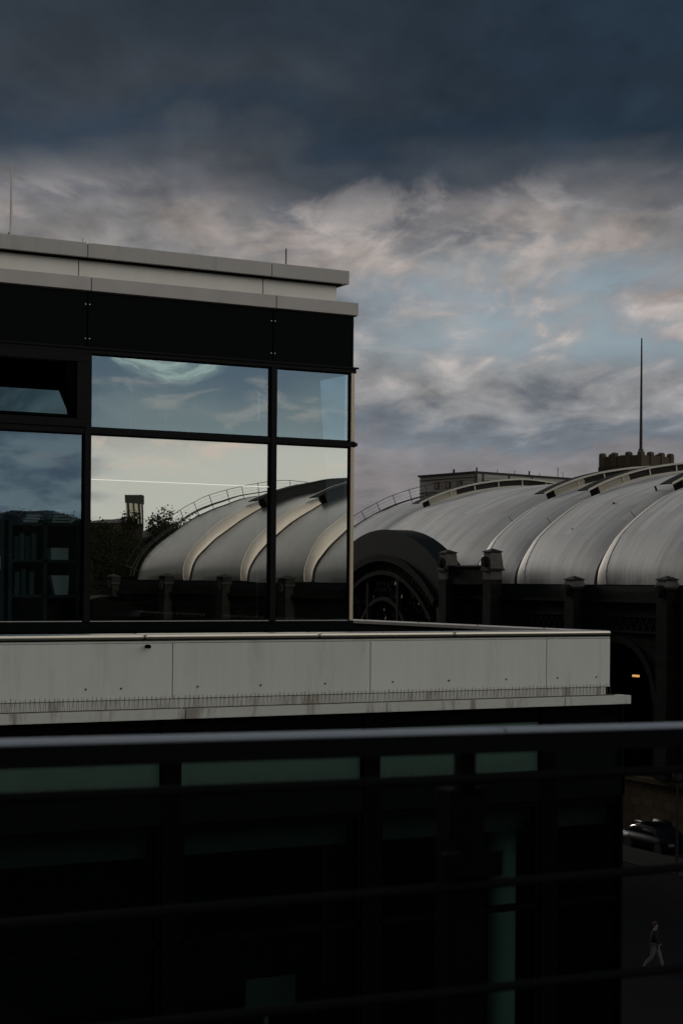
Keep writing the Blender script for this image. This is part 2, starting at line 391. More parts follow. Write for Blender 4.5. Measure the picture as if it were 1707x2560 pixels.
class MB:
    def __init__(s): s.v = []; s.f = []; s.uv = []; s.sm = []; s.uv2 = None
    def add(s, vs, fs, smooth=False, uvs=None):
        b = len(s.v)
        s.v += [tuple(v) for v in vs]; s.uv += (uvs or [(0, 0)] * len(vs))
        for f in fs:
            s.f.append([b + i for i in f]); s.sm.append(smooth)
        return s
    def hexa(s, p):           # eight corners: 0-3 bottom ring, 4-7 top ring
        return s.add(p, [(3, 2, 1, 0), (4, 5, 6, 7), (0, 1, 5, 4), (1, 2, 6, 5), (2, 3, 7, 6), (3, 0, 4, 7)])
    def box(s, x0, x1, y0, y1, z0, z1, T=None):
        p = [(x0, y0, z0), (x1, y0, z0), (x1, y1, z0), (x0, y1, z0), (x0, y0, z1), (x1, y0, z1), (x1, y1, z1), (x0, y1, z1)]
        if T: p = [T(*q) for q in p]
        return s.hexa(p)
    def tube(s, pts, r, n=8, caps=True, r2=None):
        pts = [Vector(p) for p in pts]; b = len(s.v); k = len(pts)
        vs = []
        up0 = None
        for i, p in enumerate(pts):
            d = (pts[min(i + 1, k - 1)] - pts[max(i - 1, 0)]).normalized()
            a = up0 if up0 is not None else (Vector((0, 0, 1)) if abs(d.z) < .9 else Vector((1, 0, 0)))
            u = (a - d * a.dot(d)).normalized(); v = d.cross(u); up0 = u
            rr = r if r2 is None else r + (r2 - r) * i / max(1, k - 1)
            if isinstance(r, (list, tuple)): rr = r[i]
            for j in range(n):
                an = 2 * pi * j / n
                vs.append(p + u * cos(an) * rr + v * sin(an) * rr)
        fs = [(i * n + j, i * n + (j + 1) % n, (i + 1) * n + (j + 1) % n, (i + 1) * n + j) for i in range(k - 1) for j in range(n)]
        s.add(vs, fs, True)
        if caps:
            s.add(vs[:n], [tuple(range(n))[::-1]]); s.add(vs[-n:], [tuple(range(n))])
        return s
    def disc(s, c, ax, r, t, n=12):
        c = Vector(c); ax = Vector(ax).normalized()
        return s.tube([c, c + ax * t], r, n)
    def grid(s, fn, nu, nv, smooth=True, uvf=None):
        vs, us = [], []
        for i in range(nu + 1):
            for j in range(nv + 1):
                vs.append(fn(i / nu, j / nv)); us.append(uvf(i / nu, j / nv) if uvf else (0, 0))
        fs = [(i * (nv + 1) + j, (i + 1) * (nv + 1) + j, (i + 1) * (nv + 1) + j + 1, i * (nv + 1) + j + 1) for i in range(nu) for j in range(nv)]
        return s.add(vs, fs, smooth, us)
    def build(s, name, m, parent=None, bevel=0.0):
        me = bpy.data.meshes.new(name)
        off = wloc(parent)
        me.from_pydata([(v[0] - off.x, v[1] - off.y, v[2] - off.z) for v in s.v], [], s.f)
        me.polygons.foreach_set('use_smooth', s.sm)
        ul = me.uv_layers.new(name='UVMap')
        idx = [0] * len(me.loops); me.loops.foreach_get('vertex_index', idx)
        flat = []
        for i in idx: flat += s.uv[i]
        ul.data.foreach_set('uv', flat)
        if s.uv2:
            u2 = me.uv_layers.new(name='bay'); flat = []
            for i in idx: flat += s.uv2[i]
            u2.data.foreach_set('uv', flat)
        me.materials.append(m); me.validate(); me.update()
        o = bpy.data.objects.new(name, me); col.objects.link(o)
        if parent: o.parent = parent
        if bevel:
            bv = o.modifiers.new('bevel', 'BEVEL'); bv.width = bevel; bv.segments = 2; bv.limit_method = 'ANGLE'
        return o

def tag(o, label=None, cat=None, group=None, kind=None):
    if label: o['label'] = label
    if cat: o['category'] = cat
    if group: o['group'] = group
    if kind: o['kind'] = kind
    return o

def empty(name, loc, label=None, cat=None, group=None):
    o = bpy.data.objects.new(name, None); o.location = loc; o.empty_display_size = .5
    col.objects.link(o)
    return tag(o, label, cat, group)

def B(*a): return MB().box(*a)

GZ = -14.0           # street level; the camera is the origin of the height scale

# ------------------------------------------------------------------ ground, road, pavement
MB().add([(-6000, -6000, GZ - .02), (6000, -6000, GZ - .02), (6000, 6000, GZ - .02), (-6000, 6000, GZ - .02)], [(0, 1, 2, 3)]).build('ground', M['earth'])['kind'] = 'structure'

ETA = 0.055
HX = 60.0
def H(t, q, z):      # hall coordinates: along, across (away from the street), up
    return (HX + t * sin(ETA) + q * cos(ETA), t * cos(ETA) - q * sin(ETA), z)

o = MB().box(-160, 190, -40, -9.0, GZ - .016, GZ + .0, H).build('road', M['asphalt']); o['kind'] = 'structure'
o = MB().box(-160, 190, -8.8, -2.1, GZ - .016, GZ + .13, H).build('station_pavement', M['pave']); o['kind'] = 'structure'
o = MB().box(-160, 190, -9.0, -8.8, GZ - .016, GZ + .135, H).build('kerb', M['kerb']); o['kind'] = 'structure'
mk = MB()
for k in range(14):
    mk.box(96 + k * 2.6, 96.12 + k * 2.6, -14.2, -9.4, GZ + .004, GZ + .008, H)
o = mk.build('road_markings', M['paint']); o['kind'] = 'structure'

# ================================================================== the glass office building
FY = 16.5            # glass line of the top storey
PY = 14.5            # face of the terrace parapet
bld = empty('office_building', (6.0, 18.0, GZ), 'modern office block with glazed top storey, dark bands and white terrace parapet', 'building')
XR = 9.31            # right end of the top storey
XL = -6.0
BACK = 30.0
mull = [XR - .0 - .985 - 2.08 * k for k in range(0, 7)]      # mullion axes
mull = [8.325, 6.235, 4.155, 2.075, -.005, -2.085, -4.165]

# upper roof edge: segmented coping, attic, lower coping, spandrels
def seg_run(name, m, xs, y0, y1, z0, z1, gap=.008, bev=0.004):
    for a, b in zip(xs[:-1], xs[1:]):
        lo = a + gap / 2; hi = b - (gap / 2 if b != xs[-1] else 0)
        jy = random.uniform(-.002, .002); jz = random.uniform(-.0015, .0015)
        MB().box(lo, hi, y0 + jy, y1, z0 + jz, z1 + jz).build(name, m, bld, bev)
xs_c = [XL, .0, 2.08, 4.16, 6.248, 8.325, 9.27]
seg_run('roof_coping', M['coping'], xs_c, 16.54, 16.95, 3.262, 3.408)
B(XL, 9.26, 16.56, 16.94, 3.268, 3.400).build('coping_backing', M['gasket'], bld)
xs_a = [XL, .0, 2.08, 4.16, 6.19, 8.27, 9.17]
seg_run('attic_panel', M['attic'], xs_a, 16.64, 16.72, 3.03, 3.25, .01)
B(XL, 9.16, 16.66, BACK, 3.0, 3.262).build('attic_core', M['gasket'], bld)
B(XL, 9.20, 16.58, 16.70, 3.246, 3.261).build('coping_shadow_gap', M['gasket'], bld)
xs_f = [XL, .0, 2.08, 4.16, 6.262, 8.345, 9.345]
seg_run('cornice_panel', M['flash'], xs_f, 16.465, 16.76, 2.915, 3.052)
B(XL, 9.335, 16.48, BACK, 2.92, 3.03).build('cornice_core', M['gasket'], bld)
B(XL, 9.335, 16.488, 16.52, 2.905, 2.916).build('drip_strip', M['rust'], bld)
xs_s = [XL, -2.085, -.005, 2.075, 4.155, 6.235, 8.325, XR]
seg_run('spandrel_panel', M['black'], xs_s, 16.5, 16.53, 2.345, 2.905, .014, 0.002)
B(XL, XR - .01, 16.52, 16.75, 2.34, 2.91).build('spandrel_core', M['gasket'], bld)
for x in mull[:3]:
    for z in (2.78, 2.435):
        for s_ in (-1, 1):
            MB().disc((x + s_ * .022, 16.5, z - .0), (0, -1, 0), .0062, .004, 10).build('panel_screw', M['steel'], bld)
# roof and back volume
B(XL, 9.15, 16.72, BACK, 3.262, 3.29).build('roof_deck', M['floor'], bld)
B(XL, XR, 22.5, 22.7, -.5, 2.9).build('room_back_wall', M['inwall'], bld)
B(XL, XR - .02, 16.62, 22.5, 2.36, 2.40).build('ceiling', M['inwall'], bld)
B(XL, XR - .02, 16.62, 22.5, -.56, -.50).build('room_floor', M['dark'], bld)
B(XL, XL + .1, 16.6, 22.5, -.5, 2.36).build('room_end_wall', M['inwall'], bld)
# frames
ZT0, ZT1 = 1.474, 1.536          # transom
ZG0, ZG1 = -.412, 2.28           # glass bottom and top
B(XL, XR + .015, 16.46, 16.56, 2.28, 2.345).build('head_rail', M['frame'], bld, .004)
B(XL, XR + .035, 16.44, 16.455, 2.325, 2.345).build('head_bead', M['frame'], bld, .002)
for i, x in enumerate(mull):
    MB().box(x - .034, x + .034, 16.455, 16.60, -.42, 2.28).build('mullion', M['frame'], bld, .004)
edges = [XL] + sorted(mull) + [XR]
for a, b in zip(edges[:-1], edges[1:]):
    lo = a + .034 if a != XL else a; hi = b - .034 if b != XR else b + .012
    MB().box(lo, hi, 16.462, 16.59, ZT0, ZT1).build('transom', M['frame'], bld, .004)
B(XR - .02, XR + .03, 16.45, 16.47, ZT0 + .01, ZT1 - .012).build('transom_end', M['frame'], bld, .002)
# base band under the glass
B(XL, XR + .01, 16.475, 16.62, -.60, -.418).build('base_band', M['black'], bld)
B(XL, XR + .012, 16.466, 16.474, -.520, -.510).build('base_bead', M['transom'], bld)
for a, b in ((6.275, 8.29), (8.36, 9.24), (2.1, 6.19)):
    MB().box(a, b, 16.468, 16.482, -.416, -.408).build('sill_strip', M['sill'], bld)
# corner post
B(9.264, XR - .004, 16.462, 16.56, -.415, 1.474).build('corner_post', M['post'], bld, .003)
B(9.264, XR - .004, 16.462, 16.56, 1.536, 2.28).build('corner_post', M['post'], bld, .003)
# side facade seen through the corner: frames and clear glass
for y in (18.6, 20.7, 22.6):
    B(XR - .08, XR, y - .035, y + .035, -.415, 2.28).build('side_mullion', M['frame'], bld)
B(XR - .08, XR, 16.62, 22.6, ZT0, ZT1).build('side_transom', M['frame'], bld)
B(XR - .05, XR - .045, 16.60, 22.6, -.41, 2.28).build('side_glass', M['g_side'], bld)
B(XR - .085, XR - .004, 16.62, 22.6, 2.28, 2.90).build('side_spandrel', M['black'], bld)
MB().add([(9.20, 16.72, -.41), (9.20, 18.58, -.41), (9.20, 18.58, 2.27), (9.20, 17.08, 2.27), (9.21, 16.72, -.41), (9.21, 18.58, -.41), (9.21, 18.58, 2.27), (9.21, 17.08, 2.27)],
         [(0, 1, 2, 3), (7, 6, 5, 4), (0, 3, 7, 4), (3, 2, 6, 7)]).build('slanted_curtain', M['wood'], bld)
B(XR - .12, XR - .10, 18.64, 22.6, -.41, 2.28).build('side_blind', M['dark'], bld)
B(XR - .01, XR, 22.7, BACK, -.6, 2.9).build('side_wall', M['black'], bld)
B(XL, XR, BACK, BACK + .1, -.6, 2.9).build('rear_wall', M['black'], bld)

# windows: one pane each
def window(a, b, z0, z1, gm, name='window', bulge=0.0):
    fr = MB()
    t_ = .012
    fr.box(a, b, 16.485, 16.53, z0, z0 + t_); fr.box(a, b, 16.485, 16.53, z1 - t_, z1)
    fr.box(a, a + t_, 16.485, 16.53, z0 + t_, z1 - t_); fr.box(b - t_, b, 16.485, 16.53, z0 + t_, z1 - t_)
    f = fr.build(name, M['gasket'], bld)
    def sfc(u, v):
        return (a + t_ + (b - a - 2 * t_) * u, 16.502 + bulge * (1 - (2 * u - 1) ** 2) * (1 - (2 * v - 1) ** 2), z0 + t_ + (z1 - z0 - 2 * t_) * v)
    MB().grid(sfc, 12, 12).build('pane', gm, f)
    return f
window(6.269, 8.291, ZG0, ZT0, M['g_mirror'])
window(8.359, 9.264, ZG0, ZT0, M['g_mirror'])
window(6.269, 8.291, ZT1, ZG1, M['g_upper'])
window(8.359, 9.264, ZT1, ZG1, M['g_upper'])
window(4.189, 6.201, ZG0, ZT0, M['g_left'])
window(2.109, 4.121, ZG0, ZT0, M['g_left'])
window(2.109, 4.121, ZT1, ZG1, M['g_upper'])
# open hopper window at upper left: fixed frame, dark reveal, sash leaning in
fr = MB()
a, b, z0, z1 = 4.189, 6.201, ZT1, ZG1
for (p, q, r, s_) in ((a, b, z0, z0 + .085), (a, b, z1 - .09, z1)):
    fr.box(p, q, 16.445, 16.56, r, s_)
fr.box(b - .09, b, 16.4455, 16.56, z0 + .085, z1 - .09); fr.box(a, a + .09, 16.4455, 16.56, z0 + .085, z1 - .09)
hop = fr.build('hopper_window', M['frame'], bld, .004)
def tilt(x, y, z):        # hinge along the bottom edge of the sash, top leans into the room
    an = radians(24); zz = z - (z0 + .09); yy = y - 16.52
    return (x, 16.52 + yy * cos(an) + zz * sin(an), z0 + .09 + zz * cos(an) - yy * sin(an))
sa = MB()
sz0, sz1 = z0 + .092, z1 - .096
sa.box(a + .10, b - .10, 16.50, 16.55, sz0, sz0 + .03, tilt); sa.box(a + .10, b - .10, 16.50, 16.55, sz1 - .05, sz1, tilt)
sa.box(b - .15, b - .10, 16.50, 16.55, sz0 + .03, sz1 - .05, tilt); sa.box(a + .10, a + .15, 16.50, 16.55, sz0 + .03, sz1 - .05, tilt)
sash = sa.build('sash', M['gasket'], hop)
MB().box(a + .15, b - .15, 16.52, 16.526, sz0 + .03, sz1 - .05, tilt).build('pane', M['g_hop'], hop)
B(a + .02, b - .02, 16.95, 16.97, z0 - .02, z1 + .05).build('blackout_board', M['gasket'], hop)

# thin bright line across the big pane, drawn with its own emission
MB().tube([(6.272, 16.49, 1.0195), (8.288, 16.49, 1.0095)], .0030, 8).build('bright_line', M['brightline'], bld)
# lightning rods and small clips on the roof edge
def rod(x, y, z, h, r0, r1, m=M['rod']):
    MB().tube([(x, y, z), (x, y, z + h * .5), (x, y, z + h)], [r0, r0 * .8, r1], 6).build('lightning_rod', m, bld)
rod(5.515, 16.75, 3.29, .89, .016, .006)
MB().tube([(5.49, 16.75, 3.29), (5.49, 16.75, 3.47)], .006, 6).build('rod_clip', M['rust'], bld)
rod(8.60, 16.75, 3.29, .33, .010, .008, M['rust'])
for x, h in ((5.62, .135), (6.26, .20), (6.57, .15), (7.35, .16), (8.05, .10)):
    rod(x, 16.72, 3.29, h, .004, .002, M['rust'])

# ---------------------------------------------------------------- terrace and parapet
PX = 11.29
B(XL, PX - .1, PY + .1, BACK, -1.0, -.95).build('terrace_floor', M['floor'], bld)
xs_p = [XL, -1.97, .10, 2.16, 4.24, 6.322, 8.396, 10.478, PX]
for a, b in zip(xs_p[:-1], xs_p[1:]):
    pn = MB().box(a + .004, b - (.004 if b != PX else 0), PY, PY + .03, -1.068, -.565).build('parapet_panel', M['panel'], bld, .003)
    if a > 3:
        wdt = b - a
        for fx in ((.12, .43, .76) if wdt > 1 else (.17, .78)):
            if a == 4.24 and fx == .43: fx = .60
            MB().disc((a + wdt * fx, PY, -.965), (0, -1, 0), .0085, .006, 12).build('panel_bolt', M['gasket'], pn)
B(XL, PX - .01, PY + .025, PY + .22, -1.16, -.53).build('parapet_core', M['gasket'], bld)
seg_run('parapet_lip', M['panel'], [XL, .0, 4.16, 6.04, 8.2, PX - .002], PY + .001, PY + .03, -.561, -.536, .003, .002)
seg_run('parapet_cap', M['cap'], [XL, .10, 2.2, 6.045, 7.83, 9.35, PX + .005], PY - .02, PY + .26, -.532, -.482, .006, .022)
B(XL, PX, PY - .012, PY - .002, -.540, -.532).build('cap_drip', M['gasket'], bld)
MB().disc((6.05, PY - .03, -.590), (.3, -1, 0), .018, .05, 10).build('drain_spout', M['gasket'], bld)
# return of the parapet along the right side
B(PX - .03, PX, PY + .03, BACK, -1.068, -.555).build('side_parapet_panel', M['panel'], bld)
B(PX - .22, PX + .005, PY + .26, BACK, -.530, -.484).build('side_parapet_cap', M['coping'], bld, .006)
B(PX - .21, PX - .031, PY + .22, BACK, -.95, -.53).build('side_parapet_core', M['gasket'], bld)
for k in range(9):
    MB().disc((PX - .2, PY + .9 + k * 1.3, -.484), (0, 0, 1), .012, .006, 8).build('cap_bolt', M['gasket'], bld)
# recessed strip and stained ledge below the panels
B(XL, PX - .045, PY + .012, PY + .02, -1.16, -1.074).build('recess_strip', M['ledge'], bld)
LX = PX + .158
LY = PY - .158
B(XL, LX - .01, LY + .01, PY + .3, -1.236, -1.160).build('ledge_core', M['gasket'], bld)
xs_l = [XL, -1.9, .17, 2.24, 4.31, 6.385, 8.488, 10.60, LX]
for a, b in zip(xs_l[:-1], xs_l[1:]):
    MB().box(a + .004, b - (.004 if b != LX else 0), LY, PY + .02, -1.243, -1.154).build('ledge_section', M['ledge'], bld, .003)
    if b > 4.3:
        sp = MB()
        n = int((b - a) / .022)
        for i in range(n):
            x = a + .01 + (b - a - .02) * (i + .5) / n + random.uniform(-.002, .002)
            if b == LX and x > PX - .02: break
            y = PY - .05 if i % 2 else PY - .10
            lean = random.uniform(-.008, .008)
            sp.tube([(x, PY - .07, -1.152), (x + lean, y, -1.035 + random.uniform(-.012, .008))], .0017, 4, False)
        sp.box(a + .01, min(b - .01, PX), PY - .085, PY - .055, -1.154, -1.146)
        sp.build('bird_spike_strip', M['rust'], bld)

# ---------------------------------------------------------------- lower storeys behind green glass
GY = 14.42
GX = 11.42
low_m = [GX - .0, 10.44, 8.36, 6.28, 4.20, 2.12, .04, -2.04, -4.12]
B(XL, GX, GY + .02, GY + .14, -1.40, -1.245).build('ledge_soffit_band', M['gasket'], bld)
B(XL, GX, GY - .02, GY + .10, -2.02, -1.905).build('storey_ledge', M['transom'], bld)
B(XL, GX, GY - .02, GY + .06, -2.20, -2.022).build('storey_band', M['transom'], bld)
for i in range(1, len(low_m)):
    x = low_m[i]
    B(x - .09, x + .09, GY - .03, GY + .15, -14.0, -1.25).build('lower_mullion', M['gasket'], bld)
    x0 = low_m[i] + .10; x1 = low_m[i - 1] - (.10 if i > 1 else .02)
    if x0 < 2: continue
    if i > 1:
        MB().box(x0, x1, GY + .03, GY + .045, -1.90, -1.40).build('green_spandrel_panel', M['spandrel'], bld)
        sp = MB()
        nsp = int((x1 - x0) / .045)
        for k in range(nsp):
            xx = x0 + .02 + k * .045
            sp.tube([(xx, GY + .01, -1.905), (xx + random.uniform(-.006, .006), GY - .005, -1.79 + random.uniform(-.01, .02))], .0018, 4, False)
        sp.build('bird_spike_strip', M['rust'], bld)
    else:
        B(x0, x1, GY + .03, GY + .045, -1.90, -1.40).build('dark_spandrel_panel', M['black'], bld)
    # storey window below
    f = MB()
    f.box(x0 - .01, x1 + .01, GY + .0, GY + .08, -2.26, -2.20); f.box(x0 - .01, x1 + .01, GY + .0, GY + .08, -3.30, -3.24)
    f.box(x0 - .01, x0 + .04, GY + .0, GY + .08, -5.4, -2.26); f.box(x1 - .04, x1 + .01, GY, GY + .08, -5.4, -2.26)
    f.box(x0 - .01, x1 + .01, GY + .0, GY + .08, -5.5, -5.4)
    wn = f.build('lower_window', M['gasket'], bld)
    MB().box(x0 + .04, x1 - .04, GY + .04, GY + .044, -3.24, -2.26).build('pane', M['g_low'], wn)
    MB().box(x0 + .04, x1 - .04, GY + .04, GY + .044, -5.4, -3.30).build('pane', M['g_low'], wn)
    if i < 5:
        MB().box(x0 + .05, x1 - .05, GY + .20, GY + .22, -2.52, -2.24).build('roller_blind', M['blind'], wn)
B(GX - .05, GX - .02, GY - .02, GY + .16, -14, -1.25).build('corner_trim', M['transom'], bld)
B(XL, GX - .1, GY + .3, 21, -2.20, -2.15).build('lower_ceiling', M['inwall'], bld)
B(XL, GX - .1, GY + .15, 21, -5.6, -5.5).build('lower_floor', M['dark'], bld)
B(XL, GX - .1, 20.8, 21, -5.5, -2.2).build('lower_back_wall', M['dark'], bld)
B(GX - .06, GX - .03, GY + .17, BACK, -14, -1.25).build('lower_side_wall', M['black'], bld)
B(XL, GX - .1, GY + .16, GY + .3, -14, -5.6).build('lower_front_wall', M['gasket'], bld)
MB().tube([(10.67, 15.55, -5.5), (10.67, 15.55, -2.55)], .15, 24).build('round_column', M['green'], bld)
B(10.48, 11.02, 15.38, 15.75, -2.55, -2.40).build('column_head', M['green'], bld)
# things inside the rooms
def shelf_unit():
    r = empty('bookshelf', (6.1, 17.6, -.5), 'tall open bookshelf behind the left window of the top storey', 'bookshelf')
    for x in (5.75, 6.13, 6.50):
        B(x - .02, x + .02, 17.4, 17.75, -.5, .62).build('upright', M['wood'], r)
    for z in (-.45, -.17, .20, .585):
        B(5.77, 6.48, 17.4, 17.75, z - .015, z + .015).build('shelf_board', M['wood'], r)
    B(5.73, 6.52, 17.75, 17.77, -.5, .6).build('back_panel', M['dark'], r)
shelf_unit()
def pile(x, y, z, w, d, n, label):
    m = MB()
    for k in range(n):
        dx_ = random.uniform(-.02, .02)
        m.box(x - w / 2 + dx_, x + w / 2 + dx_, y - d / 2, y + d / 2, z + k * .03, z + k * .03 + .02)
    tag(m.build('paper_stack', M['paper'], None), label, 'paper stack', 'paper stacks on the bookshelf')
pile(6.00, 17.55, .605, .16, .2, 3, 'small white paper stack on top of the bookshelf, nearer the window edge')
pile(6.32, 17.52, .605, .20, .22, 5, 'taller white paper stack on top of the bookshelf beside the leaning board')
tag(MB().hexa([H_ for H_ in [(6.39, 17.45, .62), (6.43, 17.45, .60), (6.43, 17.48, .60), (6.39, 17.48, .62), (6.61, 17.45, .80), (6.64, 17.45, .76), (6.64, 17.48, .76), (6.61, 17.48, .80)]]).build('leaning_board', M['paper']),
    'pale narrow board leaning at the right end of the bookshelf top', 'board')
bx = MB().box(6.20, 6.39, 17.42, 17.62, .216, .34).build('cardboard_box', M['paper']); tag(bx, 'white box on the middle shelf of the bookshelf', 'box')
bg_ = MB().hexa([(6.25, 17.42, -.154), (6.39, 17.42, -.154), (6.39, 17.52, -.154), (6.25, 17.52, -.154), (6.20, 17.42, .05), (6.40, 17.42, .05), (6.40, 17.52, .05), (6.20, 17.52, .05)]).build('paper_bag', M['paper']); tag(bg_, 'white paper bag standing on the lowest shelf of the bookshelf', 'bag')
for k_, (x_, z_, c_) in enumerate(((5.80, .216, 'wood'), (5.86, .216, 'inpale'), (5.92, .216, 'wood'), (5.99, .216, 'inpale'), (5.81, -.154, 'inpale'), (5.88, -.154, 'wood'), (5.97, -.154, 'inpale'))):
    tag(MB().box(x_, x_ + .05, 17.43, 17.68, z_, z_ + (.27 if k_ % 2 else .24)).build('binder', M['wood' if c_ == 'wood' else 'binder']), 'upright office binder in the left compartments of the bookshelf', 'binder', 'binders in the bookshelf')
cab = empty('filing_cabinet', (5.4, 17.6, -.5), 'tall dark grey cabinet at the left edge beside the bookshelf', 'cabinet')
B(4.97, 5.70, 17.45, 17.9, -.5, .78).build('body', M['wood'], cab); B(4.99, 5.68, 17.43, 17.449, -.45, .74).build('door', M['wood'], cab); B(5.63, 5.65, 17.41, 17.43, .1, .25).build('handle', M['steel'], cab)
# hanging lamps in the top room
cords = [(6.81, 1.70), (7.15, 1.70), (7.57, 1.78), (7.92, 1.93), (8.40, 2.06)]
lab = ['leftmost of the five pale hanging cords behind the upper glass', 'long pale hanging cord second from the left behind the upper glass', 'middle one of the five hanging cords behind the upper glass',
       'short hanging cord left of the pale column behind the upper glass', 'slanting hanging cord right of the pale column behind the upper glass']
for (x, z), lb in zip(cords, lab):
    r = empty('pendant_lamp', (x, 17.6, 2.36), lb, 'lamp', 'pendant lamps behind the upper glass')
    MB().tube([(x + .01, 17.6, 2.36), (x, 17.6, z)], .007, 6).build('cord', M['inpale'], r)
    MB().tube([(x, 17.6, z + .01), (x, 17.6, z - .03)], [.006, .010], 8).build('lamp_socket', M['inpale'], r)
B(8.60, 8.75, 18.6, 18.75, -.5, 2.36).build('inner_column', M['inpale'], bld)
# big dome shade hanging in the room
dm = MB()
def dome(u, v):
    a_ = u * 2 * pi; e_ = v * pi / 2
    return (8.72 + .34 * cos(e_) * cos(a_), 18.2 + .34 * cos(e_) * sin(a_), 1.60 + .40 * sin(e_))
dm.grid(dome, 28, 10)
r = empty('dome_lamp', (8.72, 18.2, 1.60), 'large dark domed lamp shade hanging behind the upper glass', 'lamp')
dm.build('shade', M['dark'], r); MB().tube([(8.72, 18.2, 1.99), (8.72, 18.2, 2.36)], .006, 6).build('cord', M['gasket'], r)
dsk = empty('desk', (8.0, 16.0, -5.5), 'desk standing behind the green lower windows', 'desk')
B(7.2, 9.3, 15.5, 16.2, -4.78, -4.75).build('tabletop', M['inpale'], dsk)
for x in (7.25, 9.2):
    for y in (15.55, 16.1): B(x, x + .05, y, y + .05, -5.5, -4.78).build('leg', M['steel'], dsk)
wb = empty('whiteboard', (7.8, 15.4, -4.5), 'pale board on a stand behind the dark lower window', 'board')
B(7.38, 7.92, 15.1, 15.12, -4.22, -3.86).build('panel', M['board'], wb); B(7.60, 7.64, 15.13, 15.16, -5.5, -4.0).build('stand', M['steel'], wb)

# ================================================================== balcony railing in front of the camera
def onY(px, py, Yp):
    a = px - 853.5; b = py - HOR
    xi = a * cos(ROLL) + b * sin(ROLL); yi = -a * sin(ROLL) + b * cos(ROLL)
    d = fw + rt * (xi / F_PX) - up * (yi / F_PX)
    return d * (Yp / d.y)
RY = 2.55
rl = empty('balcony_railing', (1.0, RY, -1.3), 'dark metal balcony railing with grey handrail close to the camera', 'railing')
def ext(p0, p1, e0, e1):
    d = (p1 - p0); return p0 - d * e0, p1 + d * e1
h0, h1 = ext(onY(0, 1858, RY), onY(1707, 1814, RY), .25, .45)
jt = onY(1246, 1826, RY); dj = (h1 - h0).normalized()
def rail_seg(a, b):
    d = (b - a).normalized(); n_ = Vector((0, 0, 1)); s_ = d.cross(n_).normalized()
    prof = []
    for k in range(20):
        an = 2 * pi * k / 20
        prof.append((abs(cos(an)) ** .75 * (1 if cos(an) > 0 else -1) * .022, abs(sin(an)) ** .75 * (1 if sin(an) > 0 else -1) * .0062))
    vs = [a + s_ * u + n_ * v for u, v in prof] + [b + s_ * u + n_ * v for u, v in prof]
    m = MB(); m.add(vs, [(k, (k + 1) % 20, 20 + (k + 1) % 20, 20 + k) for k in range(20)], True)
    m.add(vs[:20], [tuple(range(20))]); m.add(vs[20:], [tuple(range(20))[::-1]])
    return m
rail_seg(h0, jt - dj * .0022).build('handrail', M['rail'], rl)
rail_seg(jt + dj * .0022, h1).build('handrail', M['rail'], rl)
dn = Vector((0, 0, -.0245))
def web(a, b):
    d = (b - a).normalized(); s_ = d.cross(Vector((0, 0, 1))).normalized()
    c = [a + dn, b + dn]
    return MB().hexa([c[0] - s_ * .016 - Vector((0, 0, .014)), c[1] - s_ * .016 - Vector((0, 0, .014)), c[1] + s_ * .016 - Vector((0, 0, .014)), c[0] + s_ * .016 - Vector((0, 0, .014)),
                      c[0] - s_ * .018 + Vector((0, 0, .0175)), c[1] - s_ * .018 + Vector((0, 0, .0175)), c[1] + s_ * .018 + Vector((0, 0, .0175)), c[0] + s_ * .018 + Vector((0, 0, .0175))])
web(h0, h1).build('rail_shade_web', M['bar'], rl)  # shaded lower side of the handrail, put in as a near-black strip
MB().tube([jt - dj * .03, jt + dj * .03], .006, 10).build('joint_sleeve', M['bar'], rl)
for (y0, y1) in ((1996, 1924), (2313, 2168), (2598, 2419), (2890, 2670)):
    a, b = ext(onY(0, y0, RY), onY(1707, y1, RY), .25, .45)
    MB().tube([a, b], .0085, 8).build('rail_bar', M['bar'], rl)
def postbox(x0, x1, y0, y1, yy, name, dpt=.05):
    a = onY(x0, y0, yy); b = onY(x1, y1, yy)
    MB().box(a.x, b.x, yy, yy + dpt, b.z, a.z).build(name, M['gasket'], rl, .003)
postbox(1128, 1206, 1975, 2760, RY + .012, 'post')
postbox(1152, 1190, 1850, 1990, RY + .012, 'post_top', .025)
postbox(1115, 1257, 2136, 2190, RY - .022, 'clamp_plate', .02)
ba = onY(0, 1905, RY)
slab = B(-2.5, 3.2, -1.5, RY + .1, -1.50, -1.30).build('balcony_slab', M['floor']); tag(slab, 'concrete balcony floor slab under the railing', 'balcony')

# ================================================================== the station train shed
hall = empty('train_shed', H(10, 0, GZ), 'long barrel roofed station hall with scalloped pale roof bays and dark stone side wall', 'station hall')
PROF = [(0, 0), (.06, .40), (.17, .83), (.42, 1.32), (.75, 1.79), (1.39, 2.5), (2.23, 3.28), (3.5, 4.22), (4.79, 5.0), (6.65, 5.93), (8.28, 6.53), (10.06, 7.02), (11.8, 7.34), (13.4, 7.55), (15.2, 7.66)]
full = PROF + [(30.4 - q, z) for q, z in PROF[-2::-1]]
